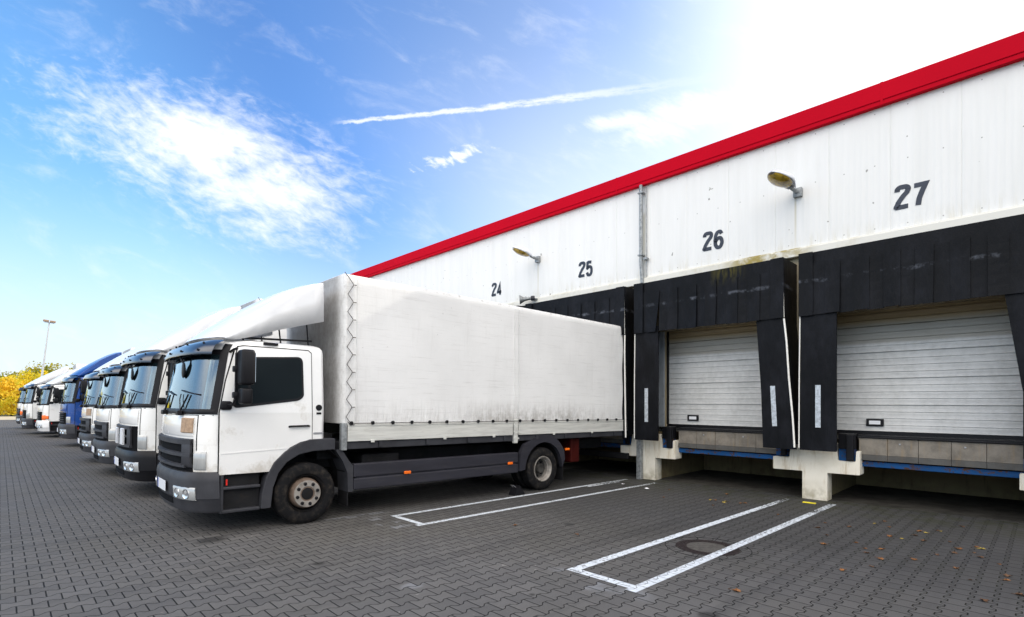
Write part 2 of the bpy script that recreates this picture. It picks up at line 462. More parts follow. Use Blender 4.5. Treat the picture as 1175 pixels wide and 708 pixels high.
def prism(bm, poly, f0, f1):
    """poly of 2-D points; f0/f1 map a point to 3-D for both caps"""
    a = [bm.verts.new(f0(*p)) for p in poly]; b = [bm.verts.new(f1(*p)) for p in poly]
    bm.faces.new(a); bm.faces.new(b[::-1])
    n = len(poly)
    for i in range(n): bm.faces.new((a[i], b[i], b[(i + 1) % n], a[(i + 1) % n]))

def round_poly(pts, r, n=5):
    out = []
    m = len(pts)
    for i in range(m):
        p = Vector(pts[i]); a = Vector(pts[i - 1]); b = Vector(pts[(i + 1) % m])
        da = (a - p); db = (b - p)
        rr = min(r, da.length * .45, db.length * .45)
        p0 = p + da.normalized() * rr; p1 = p + db.normalized() * rr
        for k in range(n + 1):
            t = k / n
            q = p0 * (1 - t) ** 2 + p * 2 * t * (1 - t) + p1 * t * t
            out.append((q.x, q.y))
    return out

def obj(name, bm, m, parent=None, label=None, smooth=None, solid=None):
    bmesh.ops.recalc_face_normals(bm, faces=bm.faces[:])
    me = bpy.data.meshes.new(name); bm.to_mesh(me); bm.free()
    me.materials.append(M[m] if isinstance(m, str) else m)
    o = bpy.data.objects.new(name, me); C.objects.link(o)
    if parent: o.parent = parent
    if smooth is not None:
        me.polygons.foreach_set('use_smooth', [True] * len(me.polygons))
        me.set_sharp_from_angle(angle=R(smooth))
    if solid:
        md = o.modifiers.new('thickness', 'SOLIDIFY'); md.thickness = solid; md.offset = 0
    if label: o['label'] = label
    return o

def thing(name, label, cat, loc=(0, 0, 0), rot=(0, 0, 0), group=None):
    o = bpy.data.objects.new(name, None); C.objects.link(o)
    o.location = loc; o.rotation_euler = rot; o.empty_display_size = .2
    o['label'] = label; o['category'] = cat
    if group: o['group'] = group
    return o
def tag(o, label, cat, group=None):
    o['label'] = label; o['category'] = cat
    if group: o['group'] = group
    return o
def struct(name, bm, m, **kw):
    o = obj(name, bm, m, **kw); o['kind'] = 'structure'; return o

# ------------------------------------------------------------------ ground
bm = BM()
xs = [-1500, -60, -5, 0, 5, 10, 14.6, 60, 1500]; ys = [-1500, -60, 0, 60, 200, 2500]
g = [[bm.verts.new((x, y, gz(x) - .06)) for y in ys] for x in xs]
for i in range(len(xs) - 1):
    for j in range(len(ys) - 1): bm.faces.new((g[i][j], g[i + 1][j], g[i + 1][j + 1], g[i][j + 1]))
struct('ground', bm, 'field')
bm = BM()
xs = [-60, -5, 11.62]; ys = [-45, 66]
g = [[bm.verts.new((x, y, gz(x))) for y in ys] for x in xs]
for i in range(2): bm.faces.new((g[i][0], g[i + 1][0], g[i + 1][1], g[i][1]))
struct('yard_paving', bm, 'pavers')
bm = BM()
box(bm, 11.63, 14.5, -12, 46, -.45, -.196)
struct('dock_pit_floor', bm, 'darkcement')
bm = BM()
xs = [-60, -5, 14.6]
g = [[bm.verts.new((x, y, gz(x) + .001)) for y in (66.02, 80)] for x in xs]
for i in range(2): bm.faces.new((g[i][0], g[i + 1][0], g[i + 1][1], g[i][1]))
struct('concrete_road', bm, 'lightstrip')

def strip(bm, x0, x1, y0, y1, h):
    n = max(1, int((x1 - x0) / .5))
    for i in range(n):
        a = x0 + (x1 - x0) * i / n; b = x0 + (x1 - x0) * (i + 1) / n
        bm.faces.new([bm.verts.new((x, y, gz(x) + h)) for x, y in ((a, y0), (b, y0), (b, y1), (a, y1))])
def marking(yA, yB, x0, x1, w):
    bm = BM()
    strip(bm, x0, x1, yA - w, yA, .004)
    strip(bm, x0 - .06, x1 + .02, yB, yB + w, .004)
    strip(bm, x0, x0 + w, yB + w, yA - w, .004)
    o = obj('bay_marking', bm, 'road_paint'); o['kind'] = 'structure'
marking(7.25, 6.37, 4.40, 11.0, .095)
marking(3.62, 2.72, 4.36, 11.1, .115)
bm = BM(); strip(bm, 9.3, 10.5, 7.05, 7.13, .0045); o = obj('bay_marking', bm, 'road_paint'); o['kind'] = 'structure'

# manhole
mx, my = 6.40, 3.0; mz = gz(mx)
t = thing('manhole_cover', 'round rusty iron manhole cover with concrete centre under a white bay line', 'manhole cover', (mx, my, mz), (0, math.atan(K), 0))
def ring(bm, r0, r1, z, n=64, th=.006):
    a = [[bm.verts.new((r * math.cos(2 * PI * k / n), r * math.sin(2 * PI * k / n), zz)) for k in range(n)] for r, zz in ((r1, z - th), (r1, z), (r0, z), (r0, z - th))]
    for i in range(4):
        for k in range(n):
            bm.faces.new((a[i][k], a[i][(k + 1) % n], a[(i + 1) % 4][(k + 1) % n], a[(i + 1) % 4][k]))
bm = BM(); ring(bm, .25, .385, .0025)
for r0 in (.275, .31, .345): ring(bm, r0, r0 + .01, .0036, th=.003)
obj('iron_ring', bm, 'iron', t)
bm = BM(); bm.faces.new([bm.verts.new((.25 * math.cos(2 * PI * k / 48), .25 * math.sin(2 * PI * k / 48), .0024)) for k in range(48)])
obj('concrete_infill', bm, 'infill', t)
bm = BM(); ring(bm, .51, .518, .0016, th=.004)
for k in range(12):
    a = 2 * PI * k / 12 + .2
    c, s = math.cos(a), math.sin(a)
    pts = [(c * .40 - s * .004, s * .40 + c * .004), (c * .40 + s * .004, s * .40 - c * .004), (c * .6 + s * .004, s * .6 - c * .004), (c * .6 - s * .004, s * .6 + c * .004)]
    bm.faces.new([bm.verts.new((p[0], p[1], .0017)) for p in pts])
obj('paving_joint', bm, 'dark', t)

# ------------------------------------------------------------------ warehouse
WX = 11.74
Y0, Y1 = -12., 45.
wh = thing('warehouse', 'long white warehouse with red roof edge and numbered loading bays', 'warehouse', (WX, 17, 0))
wh_off = Vector((WX, 17, 0))
def wobj(name, bm, m, parent=None, **kw):
    for v in bm.verts: v.co -= wh_off
    return obj(name, bm, m, parent or wh, **kw)
bm = BM()
prof = []; y = Y0; kcol = 0
while y < Y1:
    # ribbed sheet, a deeper joint each 1.0 m
    if kcol % 10 == 0: prof += [(y, 0), (y + .005, .007), (y + .010, .007), (y + .015, 0)]
    prof += [(y + .03, 0), (y + .045, -.0016), (y + .07, -.0016), (y + .085, 0)]
    y += .1; kcol += 1
rows = [[bm.verts.new((WX + d, yy, z)) for yy, d in prof] for z in (4.89, 7.3)]
for i in range(len(prof) - 1): bm.faces.new((rows[0][i], rows[0][i + 1], rows[1][i + 1], rows[1][i]))
wobj('wall_panels', bm, 'facade')
bm = BM(); box(bm, WX + .03, WX + .2, Y0, Y1, 4.80, 7.35); wobj('wall_core', bm, 'facade')
bm = BM()
box(bm, WX - .02, WX + .04, Y0, Y1, 4.86, 4.888); box(bm, WX - .075, WX + .03, Y0, Y1, 4.70, 4.855, .01)
wobj('base_trim', bm, 'trim')
bm = BM()
box(bm, WX - .13, WX + .16, Y0 - .1, Y1 + .1, 7.29, 7.62, .012)
box(bm, WX - .115, WX + .10, Y0 - .1, Y1 + .1, 7.21, 7.288, .004)
for k in range(10): box(bm, WX - .133, WX - .128, -9.5 + 5.8 * k, -9.46 + 5.8 * k, 7.20, 7.622)
wobj('roof_fascia', bm, 'fascia')
bm = BM(); box(bm, WX + .17, WX + 40, Y0, Y1, 7.0, 7.55); wobj('roof', bm, 'roofsheet')
for ya_, yb_ in ((Y1 - .25, Y1 - .02), (Y0 + .02, Y0 + .25)):
    bm = BM(); box(bm, WX + .2, WX + 40, ya_, yb_, -.3, 6.99); wobj('end_wall', bm, 'facade')
# downpipe
bm = BM()
tube(bm, [(WX - .10, 7.2, 7.22), (WX - .10, 7.2, 5.3), (WX - .085, 7.17, 4.75), (WX - .085, 7.17, 4.62)], .045, 12)
for z in (7.0, 5.42): box(bm, WX - .16, WX - .01, 7.13, 7.27, z, z + .035, .006)
box(bm, WX - .14, WX - .02, 7.02, 7.12, 5.30, 5.36, .01)
tube(bm, [(WX - .045, 7.08, 7.15), (WX - .045, 7.08, 4.8)], .011, 6)
wobj('downpipe', bm, 'galv')
# number figures, condensed bold, drawn as outlines of strokes
FIG = {
    '2': ([(-.5, .62), (-.46, .86), (-.26, 1.), (0, 1.), (.26, .99), (.46, .86), (.48, .66), (.36, .42), (.1, .18), (-.30, -.30), (-.46, -.60), (-.5, -.86), (.5, -.86)],),
    '4': ([(.18, -1.), (.18, .95), (-.5, -.45), (-.5, -.52), (.55, -.52)],),
    '5': ([(.44, .86), (-.36, .86), (-.42, .10), (-.12, .24), (.14, .24), (.38, .08), (.46, -.22), (.44, -.60), (.24, -.88), (-.04, -.94), (-.32, -.84), (-.46, -.52)],),
    '6': ([(.42, .62), (.28, .86), (.02, .92), (-.24, .80), (-.42, .45), (-.48, -.10), (-.44, -.55), (-.24, -.86), (.02, -.93), (.28, -.84), (.46, -.50), (.44, -.12), (.26, .14), (0, .17), (-.28, .02), (-.46, -.25)],),
    '7': ([(-.5, .86), (.5, .86), (.14, .10), (-.06, -.42), (-.14, -1.)],)}
def figure(bm, ch, yc, zc, h, w, th):
    """stroke figure on the wall, reading from +Y (left) to -Y (right)"""
    for path in FIG[ch]:
        P = [Vector((-p[0] * w * .80, p[1] * h / 2 * .88)) for p in path]
        # subdivide by Catmull-Rom only for curved figures
        if ch in '256':
            Q = []
            for i in range(len(P) - 1):
                p0 = P[max(i - 1, 0)]; p1 = P[i]; p2 = P[i + 1]; p3 = P[min(i + 2, len(P) - 1)]
                sharp = (p2 - p1).length > h * .33
                for k in range(4):
                    t_ = k / 4
                    if sharp: Q.append(p1.lerp(p2, t_))
                    else: Q.append(.5 * ((2 * p1) + (p2 - p0) * t_ + (2 * p0 - 5 * p1 + 4 * p2 - p3) * t_ ** 2 + (3 * p1 - p0 - 3 * p2 + p3) * t_ ** 3))
            Q.append(P[-1]); P = Q
        L = []; Rr = []
        for i, p in enumerate(P):
            d0 = (P[i] - P[i - 1]).normalized() if i else (P[1] - P[0]).normalized()
            d1 = (P[i + 1] - P[i]).normalized() if i < len(P) - 1 else d0
            n0 = Vector((-d0.y, d0.x)); n1 = Vector((-d1.y, d1.x))
            nn = (n0 + n1)
            if nn.length < .2: nn = n0
            nn.normalize(); k = 1 / max(.55, nn.dot(n0))
            L.append(p + nn * th * .5 * k); Rr.append(p - nn * th * .5 * k)
        for i in range(len(P) - 1):
            q = [L[i], L[i + 1], Rr[i + 1], Rr[i]]
            bm.faces.new([bm.verts.new((WX - .008, yc + a.x, zc + a.y)) for a in q])
def number(txt, yc, zc):
    o = bpy.data.objects.new('bay_number', None); C.objects.link(o); o.parent = wh; o.location = Vector((WX, yc, zc)) - wh_off
    o['label'] = 'dark painted bay number ' + txt
    for ch, dy in ((txt[0], .125), (txt[1], -.125)):
        bm = BM(); figure(bm, ch, dy, 0, .44, .205, .082)
        for v in bm.verts: v.co.x -= WX
        q = obj('numeral', bm, 'number', o)
        md = q.modifiers.new('thickness', 'SOLIDIFY'); md.thickness = .004
number('27', 1.70, 5.44); number('26', 5.36, 5.43); number('25', 9.03, 5.43); number('24', 12.70, 5.42)

BAYS = [1.68 + 3.66 * i for i in range(-1, 11)]          # bay 28 outwards
# lower wall with door openings
LX = 11.80
bm = BM()
box(bm, LX, LX + .25, Y0, Y1, 3.46, 4.79)
edges = [Y0] + [e for c in BAYS for e in (c - 1.45, c + 1.28)] + [Y1]
for a, b in zip(edges[0::2], edges[1::2]): box(bm, LX, LX + .25, a, b, 1.101, 3.459)
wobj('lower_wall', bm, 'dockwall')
bm = BM(); box(bm, 14.2, 14.4, Y0, Y1, -.3, 1.05)
for q in range(-1, 10): box(bm, 11.75, 14.19, 3.20 + 3.66 * q - .12, 3.20 + 3.66 * q + .12, -.3, .97)
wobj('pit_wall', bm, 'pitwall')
bm = BM(); box(bm, 12.06, 14.19, Y0, Y1, .98, 1.10)
for c in BAYS: pass
wobj('dock_slab', bm, 'cement')
for i, c in enumerate(BAYS):
    bm = BM()
    prof = []; z = 1.15; k = 0
    while z < 3.44:
        if k % 4 == 0: prof += [(z, -.006), (z + .004, .04), (z + .016, .04), (z + .021, -.004)]
        else: prof += [(z + .002, -.003), (z + .007, .02), (z + .013, .02), (z + .017, -.001)]
        prof += [(z + .03, .002), (z + .07, .002), (z + .105, -.003)]
        z += .125; k += 1
    r0 = [bm.verts.new((11.93 + d, c - 1.45, zz)) for zz, d in prof]; r1 = [bm.verts.new((11.93 + d, c + 1.28, zz)) for zz, d in prof]
    for j in range(len(prof) - 1): bm.faces.new((r0[j], r0[j + 1], r1[j + 1], r1[j]))
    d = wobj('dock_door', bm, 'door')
    if i < 5:
        bm = BM(); box(bm, 11.905, 11.925, c - 1.45, c + 1.28, 1.10, 1.165)
        box(bm, 11.88, 11.925, c + 1.235, c + 1.279, 1.166, 3.45)
        box(bm, 11.88, 11.925, c - 1.449, c - 1.42, 1.166, 3.45)
        wobj('door_seal', bm, 'black_plastic', d)
        bm = BM(); box(bm, 11.76, 11.875, c + 1.284, c + 1.46, 1.10, 3.455, .006); wobj('door_guide', bm, 'frame', d)
        bm = BM()
        y0, y1 = c + .46, c + .74
        box(bm, 11.895, 11.93, y0, y1, 1.26, 1.40, .008)
        wobj('door_window_frame', bm, 'black_plastic', d)
        bm = BM(); box(bm, 11.890, 11.8945, y0 + .05, y1 - .05, 1.295, 1.365, 0)
        wobj('door_window', bm, 'plate', d)

# dock shelters
names = {0: ('28', 'partly seen at the right picture edge'), }
def shelter(i, c):
    num = 28 - i
    o = thing('dock_shelter', 'black fabric dock shelter around the loading door under bay number %d' % num if num in (26, 27) else
              ('black dock shelter pressed round the back of the nearest white lorry' if num == 25 else
               'black fabric dock shelter of bay %d, counted along the red edged wall' % num), 'dock shelter', (11.0, c, .8), group='dock shelters along the warehouse wall')
    off = Vector((11.0, c, .8))
    def so(name, bm, m, **kw):
        for v in bm.verts: v.co -= off
        return obj(name, bm, m, o, **kw)
    yl, yr = c + 1.64, c - 1.73
    sl = .035 if num == 25 else .20
    X = 11.0
    rnd = random.Random(40 + i)
    bm = BM()
    box(bm, X + .03, X + .06, yr, yl, 3.95, 4.565)
    so('head_panel', bm, 'shelter')
    # overlapping head flaps
    bm = BM(); n = 15; w = (yl - yr) / n
    for k in range(n):
        a = yl - w * k - w - .008; b = yl - w * k + .012
        z1 = 4.565 if k in (0, n - 1) else 4.33 + rnd.uniform(-.02, .02)
        tw = rnd.uniform(-.018, .018); sw = rnd.uniform(-.012, .012); xo = X - (0 if k % 2 else .022)
        if i == 2 and k == 2: sw = .09; tw = .02
        if i == 2 and k == 1: sw = -.03
        zb = 3.37 + rnd.uniform(-.012, .012)
        nz = 6
        for (xf) in (0, ):
            g = [[bm.verts.new((xo + .006 * math.sin(3 * t_) + (tw * t_ if q else -tw * t_) - .018 * t_ * t_, (a if q == 0 else b) + sw * t_, z1 + (zb - z1) * t_)) for q in (0, 1)] for t_ in [s_ / nz for s_ in range(nz + 1)]]
            for s_ in range(nz): bm.faces.new((g[s_][0], g[s_][1], g[s_ + 1][1], g[s_ + 1][0]))
    f = so('head_flap', bm, 'shelter', solid=.006)
    # side returns and top
    bm = BM()
    box(bm, X + .061, 11.735, yl - .02, yl, .9, 4.56)
    box(bm, X + .061, 11.79, yr, yr + .02, 3.3, 4.56)
    prism(bm, [(yr, 3.3), (yr + .02, 3.3), (yr - sl - .01, .9), (yr - sl - .03, .9)], lambda y, z: (X + .061, y, z), lambda y, z: (11.79, y, z))
    v = [bm.verts.new(p) for p in ((X + .061, yr, 4.561), (X + .061, yl, 4.561), (11.66, yl, 4.64), (11.66, yr, 4.64))]
    bm.faces.new(v)
    so('side_curtain', bm, 'shelter')
    # front pads
    yin = c + 1.02
    if num == 25: pass
    bm = BM()
    def pad(bm, poly, x0, x1):
        prism(bm, poly, lambda y, z: (x0, y, z), lambda y, z: (x1, y, z))
    pad(bm, round_poly([(yin, .80), (yl, .80), (yl, 3.5), (yin, 3.5)], .02), X + .012, X + .05)
    so('side_pad', bm, 'shelter')
    bm = BM()
    if num == 25:
        poly = [(yr - sl, .80), (c - 1.66, .80), (c - 1.65, 2.0), (c - 1.60, 3.5), (yr, 3.5)]
    elif num == 27:
        poly = [(yr - .2, .80), (c - 1.60, .80), (c - 1.42, 2.0), (c - 1.22, 3.5), (yr, 3.5)]
    else:
        poly = [(yr - .23, .80), (c - 1.34, .80), (c - 1.30, 2.0), (c - 1.20, 3.5), (yr, 3.5)]
    pad(bm, poly, X + .012, X + .05)
    so('side_pad', bm, 'shelter')
    # pale edge strips
    bm = BM()
    tube(bm, [(X + .0, yr + .012, 4.50), (X - .005, yr + .0, 3.9), (X - .01, yr - .015, 3.38)], .007, 6)
    tube(bm, [(X + .0, yr - .01, 3.36), (X - .01, yr - .3 * sl, 2.9), (X - .004, yr - .5 * sl, 2.2), (X - .004, yr - .85 * sl, 1.4), (X + .0, yr - sl, .84)], .018, 8)
    so('edge_strip', bm, 'whiteedge')
    bm = BM(); tube(bm, [(X + .004, yl - .006, 3.36), (X - .004, yl + .004, 2.2), (X + .004, yl + .012, .84)], .011, 8)
    so('edge_strip', bm, 'whiteedge')
    for (a, b_, tl) in ((yl - .27, yl - .36, 0), (c - 1.46 - .02, c - 1.46 - .11, -.04)):
        if num == 25 and a < c: continue
        bm = BM(); prism(bm, [(a, 2.04), (b_, 2.04), (b_ + tl, 1.24), (a + tl, 1.24)], lambda y, z: (X + .004, y, z), lambda y, z: (X + .014, y, z))
        so('marker_plate', bm, 'strip')
for i, c in enumerate(BAYS): shelter(i, c)

def leveller(i, c):
    num = 28 - i
    o = thing('dock_leveller', 'grey dock leveller lip over a rusty blue beam below bay %d door' % num, 'dock leveller', (11.6, c, .4), group='dock levellers under the doors')
    off = Vector((11.6, c, .4))
    def so(name, bm, m):
        for v in bm.verts: v.co -= off
        return obj(name, bm, m, o)
    ya, yb = c + .78, c - 1.45
    bm = BM(); n = 5
    for k in range(n):
        a = ya - (ya - yb) * k / n; b = ya - (ya - yb) * (k + 1) / n + .006
        dz = random.uniform(-.004, .004)
        box(bm, 11.55 + dz, 11.60, b, a, .74, 1.045, .004)
    so('lip_plate', bm, 'lip')
    bm = BM()
    for k in range(n):
        a = ya - (ya - yb) * k / n; b = ya - (ya - yb) * (k + 1) / n + .004
        box(bm, 11.54 + random.uniform(-.002, .002), 11.59, b, a, .635, .738, .004)
    so('lip_edge', bm, 'lipdark')
    bm = BM()
    for k in (1, 3, 5):
        yy = ya - (ya - yb) * (k + .4) / n
        bm = BM(); box(bm, 11.535, 11.545, yy - .014, yy + .014, .945, .973, .004)
        so('bolt', bm, 'steel')
    bm = BM(); box(bm, 11.52, 11.60, yb - .02, ya + .03, 1.05, 1.075, .005); box(bm, 11.60, 12.0, yb - .02, ya + .03, 1.05, 1.098)
    so('top_plate', bm, 'black_plastic')
    bm = BM(); box(bm, 11.60, 11.70, yb - .2, ya + .08, .51, .61, .008)
    so('cross_beam', bm, 'bluesteel')
    bm = BM(); box(bm, 11.62, 11.66, yb - .2, ya + .08, .611, .634)
    so('hinge_gap', bm, 'dark')
for i, c in enumerate(BAYS[:4]): leveller(i, c)

def pier(i, yc, post=False):
    o = thing('dock_pier', 'pale concrete T shaped pier between bays %d and %d' % (27 - i + 1, 27 - i) if not post else 'pale concrete T shaped pier with galvanised post in front beside the parked lorry', 'concrete pier', (11.43, yc, gz(11.43)), group='concrete piers between the docks')
    off = Vector((11.43, yc, gz(11.43)))
    def so(name, bm, m):
        for v in bm.verts: v.co -= off
        return obj(name, bm, m, o)
    bm = BM()
    X = 11.43
    poly = round_poly([(yc - .22, -.30), (yc - .22, .35), (yc - .76, .355), (yc - .76, .80), (yc - .70, .80), (yc - .69, .60), (yc - .40, .60), (yc - .36, .92), (yc + .42, .92), (yc + .46, .60), (yc + .77, .60), (yc + .77, .345), (yc + .22, .35), (yc + .22, -.30)], .018, 3)
    prism(bm, poly, lambda y, z: (X, y, z), lambda y, z: (X + .30, y, z))
    so('pier_body', bm, 'pier')
    for (a, b_, zl, blue) in ((yc - .68, yc - .40, .60, True), (yc + .50, yc + .73, .62, False)):
        bm = BM(); box(bm, X + .02, X + .2, a, b_, .83, 1.12, .01); box(bm, X - .03, X + .15, a + .02, (a + b_) / 2, zl + .01, 1.11, .012)
        so('rubber_bumper', bm, 'black_plastic')
        bm = BM(); box(bm, X + .05, X + .18, a + .01, b_ - .005, zl + .003, .828)
        so('bumper_bracket', bm, 'bluesteel')
    if post:
        bm = BM(); box(bm, X - .14, X - .02, yc + .10, yc + .22, gz(X) - .1, .80, .01); box(bm, X - .019, X - .003, yc + .13, yc + .19, .3, .5)
        so('galvanised_post', bm, 'galv')
pier(-1, 3.18 - 3.66); pier(0, 3.18); pier(1, 6.90, True); pier(2, 3.18 + 2 * 3.67); pier(3, 3.18 + 3 * 3.67)

def wall_lamp(yc, zc, label):
    o = thing('wall_lamp', label, 'wall lamp', (WX - .005, yc, zc), (0, 0, 0), 'street style lamps on the facade')
    bm = BM(); box(bm, -.09, 0, -.08, .08, -.13, .05, .006); obj('bracket', bm, 'galv', o)
    bm = BM(); tube(bm, [(-.08, 0, -.03), (-.2, .04, 0), (-.28, .07, .03)], .04, 10); obj('arm', bm, 'galv', o)
    # hood: half ellipsoid, opening faces the yard
    nu, nv = 14, 8
    ctr = Vector((-.56, .14, .10)); ax = Vector((-.92, .26, .30)).normalized()
    side = ax.cross(Vector((0, 0, 1))).normalized(); upv = side.cross(ax).normalized()
    tl = Matrix.Rotation(-.25, 3, ax); side = tl @ side; upv = tl @ upv
    bm = BM(); g = []
    for i in range(nu + 1):
        t_ = i / nu; xx = (t_ - .5) * .70
        wdt = .25 * (math.sin(PI * min(1, .12 + t_ * .95 if t_ < .6 else .12 + .57 + (t_ - .6) * .775)) ** .55) * (.55 + .45 * min(1, t_ * 2.2))
        row = []
        for j in range(nv + 1):
            a = PI * j / nv
            row.append(bm.verts.new(ctr + ax * xx + side * math.cos(a) * wdt + upv * math.sin(a) * wdt * .62))
        g.append(row)
    for i in range(nu):
        for j in range(nv): bm.faces.new((g[i][j], g[i + 1][j], g[i + 1][j + 1], g[i][j + 1]))
    obj('lamp_hood', bm, 'lampcase', o, smooth=60, solid=.012)
    bm = BM(); g = []
    for i in range(nu + 1):
        t_ = .22 + .74 * i / nu; xx = (t_ - .5) * .70
        wdt = .225 * (math.sin(PI * (i / nu * .9 + .06)) ** .5)
        row = []
        for j in range(nv + 1):
            a = PI + PI * j / nv
            row.append(bm.verts.new(ctr + ax * xx + side * math.cos(a) * wdt + upv * (math.sin(a) * wdt * .42 - .010)))
        g.append(row)
    for i in range(nu):
        for j in range(nv): bm.faces.new((g[i][j], g[i + 1][j], g[i + 1][j + 1], g[i][j + 1]))
    obj('lamp_bowl', bm, 'amber', o, smooth=60)
wall_lamp(3.56, 6.05, 'amber bowl wall lamp on the facade between numbers 26 and 27')
wall_lamp(10.82, 6.08, 'amber bowl wall lamp on the facade between numbers 24 and 25')
o = thing('wall_loudspeaker', 'small grey horn loudspeaker on the trim above the lorry roof', 'loudspeaker', (WX - .08, 11.2, 4.83))
bm = BM()
c0 = Vector((-.30, .02, 0)); 
tube(bm, [(-.05, -.30, .03), (-.16, -.20, .02), (-.26, -.08, 0), (-.34, .02, -.01)], [.05, .045, .07, .14], 16, cap=False)
obj('horn', bm, 'galv', o, smooth=60)
bm = BM(); tube(bm, [(-.05, -.33, .03), (-.12, -.24, .025)], .075, 12); obj('driver', bm, 'grey_plastic', o, smooth=40)
bm = BM(); box(bm, -.08, 0, -.40, -.25, -.02, .02); obj('bracket', bm, 'galv', o)

# ------------------------------------------------------------------ lorries
HW = 1.2
def cw(z): return HW if z < 1.65 else HW - .07 * min(1, (z - 1.65) / .9)
def cf(z):
    pts = [(.2, -.17), (.8, -.20), (1.3, -.20), (1.6, -.185), (2.45, -.05), (2.55, -.0), (2.66, .2)]
    for (a, fa), (b, fb) in zip(pts, pts[1:]):
        if z <= b: return fa + (fb - fa) * max(0, (z - a)) / (b - a)
    return pts[-1][1]
def cabpt(t, z, off=0., bul=1.):
    """|t|<=1 runs across the front; |t|>1 goes back along the side, 1 unit = 1 m"""
    w = cw(z); a = abs(t); sg = 1 if t >= 0 else -1
    def raw(a):
        if a <= 1:
            th = a
            s = cf(z) + bul * (.13 * th ** 2 + .20 * th ** 7)
            # round the corner in plan
            y = w * (th - .035 * max(0, (th - .75) / .25) ** 3)
        else:
            s = cf(z) + bul * .33 + (a - 1); y = w * (.965 + .035 * min(1, (a - 1) / .10))
        return Vector((s, y))
    p = raw(a); q = raw(a + .01); r = raw(max(0, a - .01)); d = (q - r).normalized()
    n = Vector((-d.y, d.x))             # outward: front is -s
    if a < .001: n = Vector((-1, 0))
    p = p + n * off
    return (p.x, p.y * sg, z)
def patch(bm, ts, levels, th=.012, bul=1.):
    """levels: list of (z, off)"""
    A = [[bm.verts.new(cabpt(t, z, o_, bul)) for t in ts] for z, o_ in levels]
    B = [[bm.verts.new(cabpt(t, z, o_ - th, bul)) for t in ts] for z, o_ in levels]
    nr, nc = len(levels), len(ts)
    for i in range(nr - 1):
        for j in range(nc - 1):
            bm.faces.new((A[i][j], A[i][j + 1], A[i + 1][j + 1], A[i + 1][j])); bm.faces.new((B[i][j], B[i + 1][j], B[i + 1][j + 1], B[i][j + 1]))
    for i in range(nr - 1):
        for j in (0, nc - 1): bm.faces.new((A[i][j], A[i + 1][j], B[i + 1][j], B[i][j]))
    for j in range(nc - 1):
        for i in (0, nr - 1): bm.faces.new((A[i][j], B[i][j], B[i][j + 1], A[i][j + 1]))
def lin(a, b, n): return [a + (b - a) * i / n for i in range(n + 1)]

def side_plate(bm, poly, sgn, o0, o1):
    prism(bm, poly, lambda s, z: (s, sgn * (cw(z) + o0), z), lambda s, z: (s, sgn * (cw(z) + o1), z))

def make_wheel(parent, cx, yo, sgn, rear=False, r=.445):
    """yo: outer face y (absolute), sgn -1 near side"""
    w = thing.__globals__['bpy'].data.objects.new('wheel', None); C.objects.link(w); w.parent = parent
    w.location = (cx, sgn * yo, r); w.empty_display_size = .2
    if sgn > 0: w.rotation_euler = (0, 0, PI)
    # local: outer face is at y = 0, inward is +y
    wd = .27
    def tyre(bm, y0):
        lathe(bm, [(y0 + .035, .265), (y0 + .008, .29), (y0 + .0, .33), (y0 + .004, .385), (y0 + .02, .425), (y0 + .045, r), (y0 + wd - .045, r), (y0 + wd - .02, .425), (y0 + wd, .34), (y0 + wd - .03, .265)], 0, 0, 56, close=True)
    bm = BM(); tyre(bm, 0)
    if rear: tyre(bm, .32)
    obj('tyre', bm, 'tyre', w, smooth=35)
    if not rear:
        bm = BM()
        lathe(bm, [(.03, .268), (.018, .264), (.03, .252), (.08, .243), (.15, .235), (.16, .0)], 0, 0, 48, cap0=False)
        obj('rim', bm, 'chassis', w, smooth=35)
        bm = BM(); lathe(bm, [(.155, .228), (.06, .226), (.0, .212), (-.03, .198), (-.036, .19)], 0, 0, 48)
        obj('hub', bm, 'hubbrown', w, smooth=35)
        bm = BM(); lathe(bm, [(-.030, .196), (-.042, .190), (-.044, .108), (-.02, .104)], 0, 0, 48, close=True)
        obj('hub_flange', bm, 'rimgrey', w, smooth=35)
        bm = BM()
        for k in range(8):
            a = 2 * PI * k / 8 + .25
            lathe(bm, [(-.040, .026), (-.050, .025), (-.052, .019), (-.066, .017), (-.068, .010)], .150 * math.cos(a), .150 * math.sin(a), 12)
        obj('wheel_nuts', bm, 'black_plastic', w, smooth=35)
        bm = BM(); lathe(bm, [(-.03, .106), (-.034, .09), (-.040, .085), (-.042, .05)], 0, 0, 24); obj('hub_cap', bm, 'chassis', w, smooth=30)
    else:
        bm = BM()
        lathe(bm, [(.03, .268), (.012, .264), (.010, .252), (.03, .240), (.05, .226), (.085, .222), (.09, .208), (.20, .204)], 0, 0, 48, cap0=False, cap1=False)
        obj('rim', bm, 'rimgrey', w, smooth=35)
        bm = BM(); lathe(bm, [(.17, .207), (.205, .17), (.20, .11), (.10, .10), (.085, .09), (.085, .0)], 0, 0, 40, cap0=False); obj('wheel_disc', bm, 'discgrey', w, smooth=35)
        bm = BM()
        for k in range(8):
            a = 2 * PI * k / 8
            lathe(bm, [(.203, .024), (.185, .023)], .165 * math.cos(a), .165 * math.sin(a), 10)
        obj('wheel_nuts', bm, 'dark', w, smooth=35)
    return w

